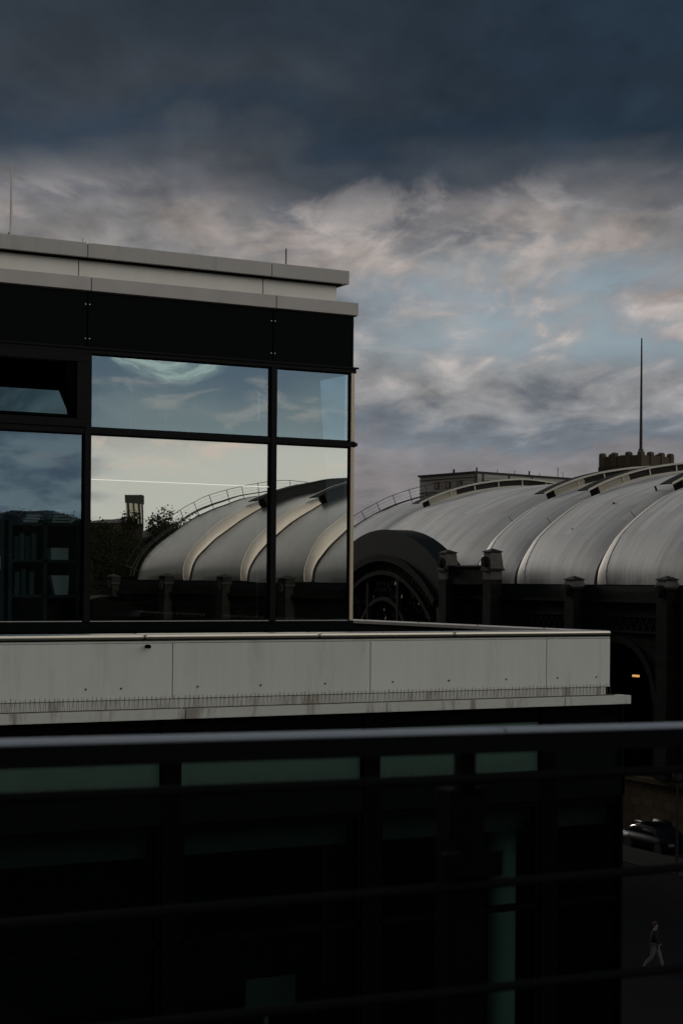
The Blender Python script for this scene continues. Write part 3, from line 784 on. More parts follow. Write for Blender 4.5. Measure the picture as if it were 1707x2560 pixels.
# smooth the polyline (Catmull-Rom) and measure it
def cr(p0, p1, p2, p3, t):
    return tuple(.5 * (2 * b + (c - a) * t + (2 * a - 5 * b + 4 * c - d) * t * t + (3 * b - a - 3 * c + d) * t ** 3) for a, b, c, d in zip(p0, p1, p2, p3))
arc = []
for i in range(len(full) - 1):
    p = [full[max(i - 1, 0)], full[i], full[i + 1], full[min(i + 2, len(full) - 1)]]
    for k in range(6): arc.append(cr(*p, k / 6))
arc.append(full[-1])
LEN = [0.0]
for a, b in zip(arc[:-1], arc[1:]): LEN.append(LEN[-1] + math.dist(a, b))
TOT = LEN[-1]
def AR(s):            # point and outward normal at arc length s
    s = min(max(s, 0), TOT); lo, hi = 0, len(LEN) - 1
    while hi - lo > 1:
        m_ = (lo + hi) // 2
        if LEN[m_] <= s: lo = m_
        else: hi = m_
    k = (s - LEN[lo]) / max(1e-9, LEN[hi] - LEN[lo])
    a, b = arc[lo], arc[hi]
    d = (b[0] - a[0], b[1] - a[1]); L = math.hypot(*d) or 1
    return (a[0] + d[0] * k, a[1] + d[1] * k), (-d[1] / L, d[0] / L)
NV = 96
SV = [TOT * (0.5 - 0.5 * cos(pi * j / NV)) * .5 + TOT * j / NV * .5 for j in range(NV + 1)]
ARC = [AR(s) for s in SV]
def at_q(q):          # arc length where the near flank reaches q
    for s in range(0, int(TOT / 2 * 100)):
        if AR(s / 100)[0][0] >= q: return s / 100
    return TOT / 2

ribs = [124.2, 117.3, 99.2, 93.8] + [93.8 - 9.2 * k for k in range(1, 21)] + [-99.7]
RISE = .58
FLK = 1.0
def bay(t1, t0):
    w_ = t1 - t0
    A_ = RISE
    NU = 34
    fl_ = FLK / w_
    um = lambda r: (1 - fl_) * r / .6 if r <= .6 else 1 - fl_ + fl_ * (r - .6) / .4
    m = MB()
    def fn(u, v):
        j = round(v * NV); (q, z), (nq, nz) = ARC[j]
        s_ = SV[j]; ww = min(1, s_ / 3.0, (TOT - s_) / 3.0) ** .8
        ww *= 1 - .62 * min(1, max(0, (z - 5.0) / 1.6))
        u = um(u)
        if u < 1 - fl_: h = A_ * (1 - (1 - u / (1 - fl_)) ** 1.7) * ww
        else: h = A_ * sqrt(max(0, 1 - ((u - 1 + fl_) / fl_) ** 2)) ** .9 * ww
        return H(t0 + w_ * u, q + nq * h, z + nz * h)
    m.grid(fn, NU, NV, True, lambda u, v: (t0 + w_ * um(u) + 300, SV[round(v * NV)] if v <= .5 else TOT - SV[round(v * NV)]))
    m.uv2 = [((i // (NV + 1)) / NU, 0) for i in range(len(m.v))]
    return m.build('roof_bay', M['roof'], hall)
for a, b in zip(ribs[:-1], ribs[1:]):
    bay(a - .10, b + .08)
def WW(s_, z):
    return min(1, s_ / 3.0, max(0, TOT - s_) / 3.0) ** .8 * (1 - .62 * min(1, max(0, (z - 5.0) / 1.6))) if 0 < s_ < TOT else 0
def arc_strip(ta, tb, s0, s1, h0_, h1_, n=60, rise=0.0):     # solid strip following the arch between two heights above it
    m = MB(); vs = []
    for i in range(n + 1):
        (q, z), (nq, nz) = AR(s0 + (s1 - s0) * i / n)
        h1r = h1_ + rise * WW(s0 + (s1 - s0) * i / n, z)
        for t, h in ((ta, h0_), (tb, h0_), (tb, h1r), (ta, h1r)):
            vs.append(H(t, q + nq * h, z + nz * h))
    fs = []
    for i in range(n):
        for k in range(4):
            fs.append((i * 4 + k, i * 4 + (k + 1) % 4, i * 4 + 4 + (k + 1) % 4, i * 4 + 4 + k))
    fs += [(3, 2, 1, 0), (n * 4, n * 4 + 1, n * 4 + 2, n * 4 + 3)]
    return m.add(vs, fs)
S0 = at_q(6.45); S1 = TOT - S0
for i, t in enumerate(ribs):
    last = i == len(ribs) - 1
    fl = arc_strip(t - (.02 if last else FLK + .13), t + (.09 if last else -FLK - .02), .02, TOT - .02, -.10, .03, 90, 0 if last else RISE).build('rib_flashing', M['flashing'], hall)
    arc_strip(t - .018, t + .16, .02, TOT - .02, -.10, .05, 90).build('rib_seal', M['dline'], fl)
    if i in (0, len(ribs) - 1): continue
    near = t > 40 or t < -60
    mo = arc_strip(t - .30, t + .95, S0 - .75, S1 + .75, .84, .90, 70).build('roof_monitor', M['leadroof'], hall)
    arc_strip(t - .34, t - .302, S0 - .75, S1 + .75, .785, .915, 70).build('fascia', M['fascia'], mo)
    arc_strip(t + .02, t + .80, S0, S1, .0, .84, 70).build('monitor_core', M['dline'], mo)
    arc_strip(t - .22, t - .02, S0, S1, .10, .34, 70).build('monitor_curb', M['fascia'], mo)
    if near:
        for k in range(4):
            arc_strip(t - .13 , t - .01, S0 + .1, S0 + 2.7, .36 + k * .105, .425 + k * .105, 10).build('pale_slat', M['fascia'], mo)
            arc_strip(t - .10, t - .01, S0 + 2.75, S1 - .1, .36 + k * .105, .425 + k * .105, 50).build('louvre', M['louvre'], mo)
        arc_strip(t - .25, t - .01, S0 - .02, S0 + .08, .0, .84, 2).build('monitor_end', M['dline'], mo)
        for k in range(8):
            s_ = S0 + 2.1 + k * 2.2
            arc_strip(t - .20, t - .14, s_, s_ + .09, .34, .785, 2).build('monitor_post', M['fascia'], mo)

# side wall with arched openings
ZW = -.06
WQ = -1.5
def arch_wall(t0, t1, q, zb, zt, r, zs, dpt=1.0, n=20):
    m = MB(); tc_ = (t0 + t1) / 2
    pts = [(tc_ - r, zb)] + [(tc_ - r * cos(pi * k / n), zs + r * sin(pi * k / n)) for k in range(n + 1)] + [(tc_ + r, zb)]
    m.add([H(t0, q, zb), H(tc_ - r, q, zb), H(tc_ - r, q, zt), H(t0, q, zt)], [(3, 2, 1, 0)])
    m.add([H(tc_ + r, q, zb), H(t1, q, zb), H(t1, q, zt), H(tc_ + r, q, zt)], [(3, 2, 1, 0)])
    for a, b in zip(pts[1:-2], pts[2:-1]):
        m.add([H(a[0], q, a[1]), H(b[0], q, b[1]), H(b[0], q, zt), H(a[0], q, zt)], [(3, 2, 1, 0)])
    for a, b in zip(pts[:-1], pts[1:]):
        m.add([H(a[0], q, a[1]), H(a[0], q + dpt, a[1]), H(b[0], q + dpt, b[1]), H(b[0], q, b[1])], [(0, 1, 2, 3)])
    return m
for a, b in zip(ribs[:-1], ribs[1:]):
    if a - b > 12:
        continue
    r_ = 3.35 if a - b > 8 else 1.5
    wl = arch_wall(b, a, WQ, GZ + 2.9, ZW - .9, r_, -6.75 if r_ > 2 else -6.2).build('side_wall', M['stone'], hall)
    near = a > 55 or a < -65
    if near:
        m = MB(); tcn_ = (a + b) / 2; zs_ = -6.75 if r_ > 2 else -6.2
        n = 24
        for k in range(n):
            p0, p1 = pi * k / n, pi * (k + 1) / n
            vs = []
            for p in (p0, p1):
                for rr in (r_ + .02, r_ + .42):
                    for q in (WQ - .12, WQ - .004):
                        vs.append(H(tcn_ - rr * cos(p), q, zs_ + rr * sin(p)))
            m.add(vs, [(0, 2, 6, 4), (2, 3, 7, 6), (0, 4, 5, 1)])
        m.build('arch_moulding', M['stone'], wl)
        m = MB()              # openwork frieze under the cornice
        nz_ = max(3, int((a - b - 1.6) / .62)); x0 = b + .8; wz = (a - b - 1.6) / nz_
        for k in range(nz_):
            for s_ in (0, 1):
                ta = x0 + wz * k + (0 if s_ == 0 else wz); tb = x0 + wz * k + wz / 2
                m.hexa([H(ta - .05, WQ - .10, -2.62), H(ta + .05, WQ - .10, -2.62), H(ta + .05, WQ - .003, -2.62), H(ta - .05, WQ - .003, -2.62),
                        H(tb - .05, WQ - .10, -1.86), H(tb + .05, WQ - .10, -1.86), H(tb + .05, WQ - .003, -1.86), H(tb - .05, WQ - .003, -1.86)])
        m.box(b + .6, a - .6, WQ - .16, WQ - .003, -2.76, -2.62, H); m.box(b + .6, a - .6, WQ - .16, WQ - .003, -1.86, -1.72, H)
        m.build('frieze', M['stone_pier'] if False else M['stone'], wl)
MB().box(-99.9, 124.2, WQ + 1.9, WQ + 2.1, GZ, -1.2, H).build('inner_wall', M['gasket'], hall)
MB().box(-99.9, 124.2, WQ - .02, WQ + 1.9, ZW - .35, ZW, H).build('eaves_gutter', M['leadroof'], hall)
MB().box(-99.9, 124.2, WQ - .10, WQ + 1.2, ZW - .78, ZW - .352, H).build('attic_course', M['stone'], hall)
MB().box(-99.9, 124.2, WQ - .34, WQ + 1.2, ZW - .96, ZW - .782, H).build('cornice', M['stone'], hall)
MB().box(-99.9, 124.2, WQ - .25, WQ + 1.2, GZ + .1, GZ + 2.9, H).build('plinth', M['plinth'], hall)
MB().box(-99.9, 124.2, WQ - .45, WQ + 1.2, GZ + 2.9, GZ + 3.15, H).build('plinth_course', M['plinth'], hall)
MB().box(-99.9, 124.2, 30.4, 31.2, GZ, 0, H).build('far_side_wall', M['stone'], hall)
for t in (-99.75, 124.25):
    m = MB(); vs = [H(t, 15.2, -6)] + [H(t, q, z) for (q, z), _ in ARC]
    m.add(vs, [(0, i, i + 1) for i in range(1, len(vs) - 1)])
    m.add([H(t, 0, GZ), H(t, 30.4, GZ), H(t, 30.4, 0), H(t, 15.2, -6), H(t, 0, 0)], [(0, 1, 2, 3, 4)])
    m.build('gable_screen', M['towerd'], hall)

def pier(t, zt, tall=False):
    q0, q1 = (-2.45, -1.6) if tall else (-2.2, -1.45)
    t0, t1 = t - 1.0, t
    g = MB().box(t0, t1, q0, q1, GZ + 3.2, zt - 1.75, H)
    pr = g.build('pilaster', M['stone'], hall)
    m = MB()              # tapering block
    zb = zt - 1.05 if tall else -.12
    m.hexa([H(t0 - .08, q0 - .05, zb), H(t1 + .08, q0 - .05, zb), H(t1 + .08, q1 + .08, zb), H(t0 - .08, q1 + .08, zb),
            H(t0 + .06, q0 + .04, zt), H(t1 - .06, q0 + .04, zt), H(t1 - .06, q1 - .02, zt), H(t0 + .06, q1 - .02, zt)])
    if tall: m.box(t0, t1, q0, q1, -.06, zb - .14, H)
    bl = m.build('pier_block', M['stone_pier' if t > -50 else 'stone'], pr)  # near-end piers take the dark stone as painted shade for their reflection
    MB().box(t0 + .002, t1 - .002, q0 + .002, q1, zt - 1.75, (-.062 if tall else zb - .14), H).build('pier_base', M['stone'], pr)
    MB().box(t0 - .12, t1 + .12, q0 - .12, q1 + .12, zb - .138, zb - .002, H).build('pier_course', M['stone_cap'], pr)
    m = MB()
    z2 = zt + .002
    e = .03
    c = H((t0 + t1) / 2, (q0 + q1) / 2, zt + .27)
    m.add([H(t0 - e, q0 - e, z2), H(t1 + e, q0 - e, z2), H(t1 + e, q1 + e, z2), H(t0 - e, q1 + e, z2),
           H(t0 - e, q0 - e, z2 + .07), H(t1 + e, q0 - e, z2 + .07), H(t1 + e, q1 + e, z2 + .07), H(t0 - e, q1 + e, z2 + .07), c],
          [(3, 2, 1, 0), (0, 1, 5, 4), (1, 2, 6, 5), (2, 3, 7, 6), (3, 0, 4, 7), (4, 5, 8), (5, 6, 8), (6, 7, 8), (7, 4, 8)])
    m.build('pier_cap', M['stone_cap'], pr)
    if t > 55 or t < -65:
        m = MB()              # scroll on the street face
        cc = Vector(H((t0 + t1) / 2, q0 - .04, zt - .62)); ax = Vector(H(0, -1, 0)) - Vector(H(0, 0, 0))
        m.disc(cc, ax, .36, .20, 20); m.disc(cc + ax * .2, ax, .22, .06, 16)
        m.build('scroll', M['stone'], pr)
for i, t in enumerate(ribs):
    tall = i in (0, 1, 2, 3)
    pier(t + (.55 if i == 2 else .1), 2.02 if tall else .25, tall)
# wall between the tall pier pairs
for t0, t1 in ((94.1, 98.6), (117.6, 123.2)):
    MB().box(t0, t1, -2.3, -1.2, ZW + .002, 1.10, H).build('attic_wall', M['stone'], hall)
    MB().box(t0, t1, -2.42, -1.1, 1.102, 1.2, H).build('attic_wall_coping', M['stone_cap'], hall)

# portal with a great segmental arch window
TP, QP = 108.4, -2.3
def za(R, zc, d): return zc + sqrt(max(R * R - d * d, 0))
N = 48
def band_face(hw0, f0, hw1, f1, q):
    m = MB()
    for i in range(N):
        a0, a1 = -1 + 2 * i / N, -1 + 2 * (i + 1) / N
        v = [H(TP + hw0 * a0, q, f0(hw0 * a0)), H(TP + hw0 * a1, q, f0(hw0 * a1)), H(TP + hw1 * a1, q, f1(hw1 * a1)), H(TP + hw1 * a0, q, f1(hw1 * a0))]
        m.add(v, [(3, 2, 1, 0)])
    return m
fo = lambda d: za(15, -11.15, d); fr_ = lambda d: za(12, -10.04, d); fm_ = lambda d: za(11.6, -10.04, d); fi_ = lambda d: za(10, -9.12, d); fi2 = lambda d: za(9.7, -9.12, d)
po = band_face(8.1, fr_, 8.5, fo, QP)
po.box(TP - 8.5, TP - 8.1, QP, QP + .5, GZ + 3.2, fr_(8.1), H); po.box(TP + 8.1, TP + 8.5, QP, QP + .5, GZ + 3.2, fr_(8.1), H)
po.add([H(TP - 8.1, QP, fr_(8.1)), H(TP - 8.5, QP, fr_(8.1)), H(TP - 8.5, QP, fo(8.5))], [(0, 1, 2)]); po.add([H(TP + 8.1, QP, fr_(8.1)), H(TP + 8.5, QP, fr_(8.1)), H(TP + 8.5, QP, fo(8.5))], [(2, 1, 0)])
portal = po.build('portal', M['leadroof'], hall)
v = MB()
def vault(u, v_):
    d = -8.5 + 17 * u
    return H(TP + d, QP + 1.7 * v_, fo(d) - .004)
v.grid(vault, 48, 8)
v.box(TP - 8.5, TP - 8.4, QP + .02, QP + 1.7, -2, fo(8.5) - .02, H); v.box(TP + 8.4, TP + 8.5, QP + .02, QP + 1.7, -2, fo(8.5) - .02, H)
v.build('portal_vault', M['leadroof'], portal)
def ring(hw, fo_, fi__, q0, q1, hwi=None):
    m = MB(); vs = []; hwi = hwi or hw
    for i in range(N + 1):
        d = hw * (-1 + 2 * i / N); di = hwi * (-1 + 2 * i / N)
        vs += [H(TP + d, q0, fo_(d)), H(TP + d, q1, fo_(d)), H(TP + di, q1, fi__(di)), H(TP + di, q0, fi__(di))]
    fs = [(i * 4 + k, i * 4 + (k + 1) % 4, i * 4 + 4 + (k + 1) % 4, i * 4 + 4 + k) for i in range(N) for k in range(4)]
    return m.add(vs, fs)
ring(8.15, lambda d: fr_(d) + .12, fm_, QP - .22, QP + .3, 7.9).build('arch_ring', M['stone'], portal)
ring(7.5, fi_, fi2, QP - .10, QP + .3, 7.3).build('window_ring', M['stone'], portal)
m = MB()                      # openwork between the two rings
for i in range(30):
    d0 = -7.3 + 14.6 * i / 30; d1 = -7.3 + 14.6 * (i + 1) / 30
    for (x0, f0, x1, f1) in ((d0, fi_, d1, fm_), (d1, fi_, d0, fm_)):
        m.tube([H(TP + x0, QP + .05, f0(x0)), H(TP + x1, QP + .05, f1(x1))], .055, 5, False)
m.build('tracery', M['stone'], portal)
m = MB()
for d in (-2.35, 2.35):
    m.box(TP + d - .16, TP + d + .16, QP - .02, QP + .25, -9.5, fi2(d), H)
rr = 3.7
for i in range(24):
    p0, p1 = pi * i / 24, pi * (i + 1) / 24
    vs = []
    for p in (p0, p1):
        for r2 in (rr, rr + .28):
            for q in (QP, QP + .2): vs.append(H(TP - r2 * cos(p) * 1.05, q, -5.0 + r2 * sin(p)))
    m.add(vs, [(0, 2, 6, 4), (2, 3, 7, 6), (0, 4, 5, 1), (1, 5, 7, 3)])
m.build('window_mullion', M['stone'], portal)
m = MB()
for i in range(-13, 14):      # leaded lattice
    d = i * .55
    for sg in (1, -1):
        z0_, z1_ = -8.0, 1.2
        pts = []
        for k in range(24):
            zz = z0_ + (z1_ - z0_) * k / 23; dd = d + sg * (zz - z0_) * .55
            dd = (dd + 7.2) % 14.4 - 7.2
            if zz < fi2(dd) - .05: pts.append((dd, zz))
            else: break
        for p0, p1 in zip(pts[:-1], pts[1:]):
            if abs(p0[0] - p1[0]) < 1: m.tube([H(TP + p0[0], QP + .3, p0[1]), H(TP + p1[0], QP + .3, p1[1])], .035, 4, False)
m.build('lattice', M['gasket'], portal)
m = MB()
for i in range(34):
    for j in range(20):
        d = -7.2 + i * .43; z = -8 + j * .46
        if z + .46 < fi2(d) and z + .46 < fi2(d + .43):
            a_, b_ = random.gauss(0, .05), random.gauss(0, .05)
            m.add([H(TP + d, QP + .4 - a_ - b_, z), H(TP + d, QP + .4 - a_ + b_, z + .46), H(TP + d + .43, QP + .4 + a_ + b_, z + .46), H(TP + d + .43, QP + .4 + a_ - b_, z)], [(0, 1, 2, 3)])
m.build('leaded_pane', M['carglass'], portal)
pbk = band_face(8.05, lambda d: -12.0, 8.05, fr_, QP + .62)
pbk.box(TP - 7.6, TP + 7.6, QP + .66, QP + .7, GZ, -1.5, H)
pbk.build('portal_back', M['gasket'], portal)

# gangways with railings over both end arches
def gangway(t, sg):
    g = arc_strip(t, t + .05, .3, TOT - .3, .26, .34, 80)
    o_ = g.build('gangway', M['gangway'], hall)
    arc_strip(t + .55 * sg, t + .55 * sg + .05, .3, TOT - .3, .26, .34, 80).build('stringer', M['gangway'], o_)
    m = MB(); s_ = .5
    while s_ < TOT - .5:
        (q, z), (nq, nz) = AR(s_)
        m.tube([H(t, q + nq * .30, z + nz * .30), H(t + .55 * sg, q + nq * .30, z + nz * .30)], .035, 4, False); s_ += .32
    m.build('tread', M['gangway'], o_)
    s_ = .8; tops = []
    while s_ < TOT - .6:
        (q, z), (nq, nz) = AR(s_)
        p0 = H(t + .02, q + nq * .05, z + nz * .05); p1 = H(t + .02, q + nq * 1.16, z + nz * 1.16)
        MB().tube([p0, p1], .032, 5).build('railing_post', M['gangway'], o_); s_ += 1.52
    for h_, r_ in ((1.16, .028), (.88, .008), (.62, .008)):
        pts = []
        for k in range(101):
            (q, z), (nq, nz) = AR(.8 + (TOT - 1.6) * k / 100); pts.append(H(t + .02, q + nq * h_, z + nz * h_))
        MB().tube(pts, r_, 5).build('handrail', M['gangway'], o_)
gangway(124.35, 1); gangway(-99.95, -1)
# small things on the roof: vent stubs and rod aerials on ribs
for t, s_ in ((88.9, 6.8), (87.2, 9.0), (89.9, 3.9)):
    (q, z), (nq, nz) = AR(s_)
    MB().tube([H(t, q + nq * .2, z + nz * .2), H(t, q + nq * .5, z + nz * .5)], .07, 8).build('vent_stub', M['gangway'], hall)
for t, s_ in ((84.7, 5.2), (93.9, 5.0), (99.3, 5.4)):
    (q, z), (nq, nz) = AR(s_)
    MB().tube([H(t, q, z), H(t + .3, q + nq * .6, z + nz * .7)], .02, 5).build('rib_aerial', M['gangway'], hall)
lm = empty('platform_lamp', H(79.4, -.9, -5.5), 'small glowing orange lamp inside the dark station arch', 'lamp')
tl = 79.2
MB().box(tl - .24, tl + .24, -.95, -.78, -5.32, -5.20, H).build('lamp_tube', M['lampglow'], lm)
MB().box(tl - .5, tl + .5, -1.0, -.65, -5.155, -5.05, H).build('lamp_housing', M['gangway'], lm)
MB().tube([H(tl, -.8, -5.05), H(tl, -.8, -3.2)], .02, 6).build('hanger', M['gangway'], lm)

# ================================================================== far buildings in the direct view
def cp(px, d):       # ground-plan point seen at photo column px, at forward distance d
    xi = px - 853.5
    return fw * d + rt * (xi / F_PX * d)
def prism(m, pts, z0, z1, inset=0):
    n = len(pts)
    m.add([(p.x, p.y, z0) for p in pts] + [(p.x, p.y, z1) for p in pts], [tuple(range(n))[::-1], tuple(range(n, 2 * n))] + [(i, (i + 1) % n, n + (i + 1) % n, n + i) for i in range(n)])
    return m
c0, cl, cr_ = cp(1186, 260), cp(1047, 271.6), cp(1446, 276)
cb = cl + (cr_ - c0)
fb = empty('flat_roofed_block', (c0.x, c0.y, GZ), 'pale flat roofed office block far behind the station roof', 'building')
poly = [c0, cr_, cb, cl]
if (cr_ - c0).cross(cl - c0).z < 0: poly = [c0, cl, cb, cr_]
prism(MB(), poly, GZ, 16.55).build('wall', M['farwall'], fb)
cen = (c0 + cr_ + cb + cl) / 4
prism(MB(), [p + (p - cen).normalized() * .35 for p in poly], 16.56, 16.85).build('roof_edge', M['farroof'], fb)
def wall_box(m, a, b, f0, f1, z0, z1, out):
    d = b - a; nrm = Vector((d.y, -d.x, 0)).normalized()
    if nrm.dot(cen - a) > 0: nrm = -nrm
    p0 = a + d * f0; p1 = a + d * f1
    q = [p0 - nrm * .05, p1 - nrm * .05, p1 + nrm * out, p0 + nrm * out]
    return prism(m, q, z0, z1)
for f in (.27, .475, .675):
    wfr = wall_box(MB(), cl, c0, f, f + .09, 14.55, 15.6, .10).build('window', M['farroof'], fb)
    wall_box(MB(), cl, c0, f + .012, f + .078, 14.65, 15.5, .14).build('pane', M['farpane'], wfr)
wall_box(MB(), cl, c0, 0, 1, 15.95, 16.05, .12).build('string_course', M['farroof'], fb)
wall_box(MB(), cl, c0, 0, 1, 14.0, 14.12, .12).build('string_course', M['farroof'], fb)
for f in (.0, .06, .30, .52):
    wall_box(MB(), c0, cr_, f, f + .012, 8, 16.5, .12).build('downpipe', M['farroof'], fb)
wall_box(MB(), c0, cr_, 0, 1, 15.95, 16.05, .10).build('string_course', M['farwall'], fb)
for f, h in ((.42, .9), ):
    p = cl + (c0 - cl) * .62; MB().tube([(p.x, p.y, 16.85), (p.x, p.y, 17.4)], .16, 8).build('vent_pipe', M['farroof'], fb)
for f, h, r in ((.01, .55, .14), (.20, .5, .05), (.36, .5, .05), (.5, .6, .14), (.6, .4, .05), (.78, 1.5, .06), (.83, .8, .05)):
    p = c0 + (cr_ - c0) * f; MB().tube([(p.x, p.y, 16.85), (p.x, p.y, 16.85 + h)], r, 6).build('vent_pipe', M['farroof'], fb)

DT = 172.0
tw0 = cp(1600, DT)
fx = (rt * (3.53 * DT / 170) * -1 + fw * 3.85).normalized(); A_T = 5.3 * DT / 170
fy = Vector((fx.y, -fx.x, 0))            # right face direction
if fy.dot(rt) < 0: fy = -fy
tw = empty('crenellated_turret', (tw0.x, tw0.y, GZ), 'brown stone turret top with upright crenellations and tall flagpole beyond the roof', 'tower')
def TW(a, b, z): p = tw0 + fx * a + fy * b; return (p.x, p.y, z)
ks = DT / 170
def tbox(a0, a1, b0, b1, z0, z1, name, m_): return MB().box(a0, a1, b0, b1, z0, z1, TW).build(name, M[m_], tw, .0)
tbox(.2, A_T - .2, .2, A_T - .2, GZ, 11.0 * ks, 'shaft', 'darkstone')
tbox(-.35, A_T + .35, -.35, A_T + .35, 10.95 * ks, 11.25 * ks, 'cornice', 'darkstone')
tbox(-.05, A_T + .05, -.05, A_T + .05, 11.25 * ks, 11.75 * ks, 'plinth', 'darkstone')
for side in range(4):
    for k in range(3):
        f0 = A_T * k / 3 + .28; f1 = A_T * (k + 1) / 3 - .28
        if side == 0: tbox(.14, .35, f0, f1, 11.75 * ks, 12.78 * ks, 'panel', 'brownstone')
        if side == 1: tbox(f0, f1, .14, .35, 11.75 * ks, 12.78 * ks, 'panel', 'brownstone')
        if side == 2: tbox(A_T - .35, A_T - .14, f0, f1, 11.75 * ks, 12.78 * ks, 'panel', 'brownstone')
        if side == 3: tbox(f0, f1, A_T - .35, A_T - .14, 11.75 * ks, 12.78 * ks, 'panel', 'brownstone')
done = set()
for i in range(4):
    for j in range(4):
        if i in (0, 3) or j in (0, 3):
            a_, b_ = A_T * i / 3, A_T * j / 3
            m = MB(); r_ = .27
            a_ = min(max(a_, r_), A_T - r_); b_ = min(max(b_, r_), A_T - r_)
            m.box(a_ - r_, a_ + r_, b_ - r_, b_ + r_, 11.751 * ks, 12.9 * ks, TW)
            # rounded head
            for k in range(6):
                p0, p1 = pi / 2 * k / 6, pi / 2 * (k + 1) / 6
                w0, w1 = r_ * cos(p0) ** .5, r_ * max(cos(p1), .02) ** .5
                h0_, h1_ = 12.9 * ks + .27 * sin(p0), 12.9 * ks + .27 * sin(p1)
                m.hexa([TW(a_ - w0, b_ - w0, h0_), TW(a_ + w0, b_ - w0, h0_), TW(a_ + w0, b_ + w0, h0_), TW(a_ - w0, b_ + w0, h0_),
                        TW(a_ - w1, b_ - w1, h1_), TW(a_ + w1, b_ - w1, h1_), TW(a_ + w1, b_ + w1, h1_), TW(a_ - w1, b_ + w1, h1_)])
            m.build('merlon', M['brownstone'], tw)
tbox(.4, A_T - .4, .4, A_T - .4, 11.75 * ks, 12.4 * ks, 'turret_roof', 'darkstone')
fp = cp(1598, DT + 1.2)
MB().tube([(fp.x, fp.y, 11.8 * ks), (fp.x, fp.y, 16), (fp.x, fp.y, 24.35 * ks)], [.17, .14, .07], 8).build('flagpole', M['darkstone'], tw)
MB().tube([(fp.x, fp.y, 11.8 * ks), (fp.x, fp.y, 13.4 * ks)], .26, 8).build('pole_socket', M['brownstone'], tw)

# tall unseen block added behind the office building to keep sun off the street
nb = empty('street_shade_block', (36, 150, GZ), 'unseen tall block added to keep the sun off the street', 'building')
B(4, 51, 140, 165, GZ, 19).build('wall', M['farwall'], nb); B(3.6, 51.4, 139.6, 165.4, 19.01, 19.6).build('roof_edge', M['farroof'], nb)
for k_ in range(11):
    for z_ in range(8):
        wf = B(6 + k_ * 4.1, 8.4 + k_ * 4.1, 139.9, 140.2, GZ + 2 + z_ * 4, GZ + 4.2 + z_ * 4).build('window', M['farroof'], nb)
        B(6.1 + k_ * 4.1, 8.3 + k_ * 4.1, 139.87, 140.1, GZ + 2.1 + z_ * 4, GZ + 4.1 + z_ * 4).build('pane', M['farpane'], wf)
# ================================================================== what the glass reflects, behind the camera
def mp(px, d):       # ground-plan point whose reflection falls on photo column px
    p = cp(px, d); return Vector((p.x, 2 * FY - p.y, 0))
def mz(py, px, d): return (HOR + .008 * (px - 853.5) - py) / F_PX * d
# slab tower on the horizon
pa, pb = mp(312, 900), mp(353, 900)
zt_ = mz(1236, 330, 900)
tb = empty('slab_tower', (pa.x, pa.y, GZ), 'distant tower block with pale vertical ribs mirrored in the glass', 'tower')
d_ = (pb - pa); nn = Vector((d_.y, -d_.x, 0)).normalized()
if nn.dot(pa) > 0: nn = -nn            # towards the viewer
def tpr(f0, f1, o0, o1, z0, z1): 
    p0, p1 = pa + d_ * f0, pa + d_ * f1
    return prism(MB(), [p0 + nn * o0, p1 + nn * o0, p1 + nn * o1, p0 + nn * o1], z0, z1)
tpr(.01, .99, -8, 0, GZ, zt_ - .3).build('body', M['towerd'], tb)
for f in (.24, .58): tpr(f, f + .13, 0, .4, GZ, zt_ - 4.5).build('pale_rib', M['towerb'], tb)
for f in (.0, .38, .70, .92): tpr(f, f + .08, 0, .25, GZ, zt_ - 4.5).build('dark_rib', M['farwall'], tb)
tpr(-.04, 1.04, -8.5, .8, zt_ - 4.4, zt_).build('cap', M['towerd'], tb)

def house(px0, px1, d, ze, zr, label, name='brick_house', depth=11):
    a, b = mp(px0, d), mp(px1, d)
    dd = b - a; n2 = Vector((dd.y, -dd.x, 0)).normalized()
    if n2.dot(a) > 0: n2 = -n2
    r = empty(name, (a.x, a.y, GZ), label, 'house')
    p = [a, b, b - n2 * depth, a - n2 * depth]
    prism(MB(), p, GZ, ze).build('wall', M['brick'], r)
    c = sum(p, Vector()) / 4
    e = [q + (q - c).normalized() * .5 for q in p]
    L = dd.length; k = min(depth / 2, L / 3); u = dd.normalized()
    r0 = (a - n2 * depth / 2) + u * k; r1 = (b - n2 * depth / 2) - u * k
    MB().add([(q.x, q.y, ze + .003) for q in e] + [(r0.x, r0.y, zr), (r1.x, r1.y, zr)], [(0, 1, 5, 4), (1, 2, 5), (2, 3, 4, 5), (3, 0, 4), (3, 2, 1, 0)]).build('roof', M['tile'], r)
    nw = max(2, int(L / 2.6))
    for i in range(nw):
        for zz in (ze - 2.3, ze - 5.4):
            f0 = a + u * (L * (i + .5) / nw - .5) + n2 * .03; f1 = f0 + u * 1.0
            wf = prism(MB(), [f0, f1, f1 - n2 * .2, f0 - n2 * .2], zz, zz + 1.5).build('window', M['gasket'], r)
            g0, g1 = f0 + u * .1 + n2 * .02, f1 - u * .1 + n2 * .02
            prism(MB(), [g0, g1, g1 - n2 * .1, g0 - n2 * .1], zz + .1, zz + 1.4).build('pane', M['farpane'], wf)
    return r
house(206, 330, 235, mz(1307, 260, 235), mz(1293, 260, 235), 'low wide house with dark hipped roof below the slab tower, mirrored in the glass')
house(-80, 212, 240, mz(1300, 60, 240), mz(1272, 60, 240), 'long dark house with hipped roof mirrored in the left window')
house(330, 430, 290, mz(1345, 380, 290), mz(1316, 380, 290), 'dark hipped roof house half hidden by trees, mirrored in the glass')

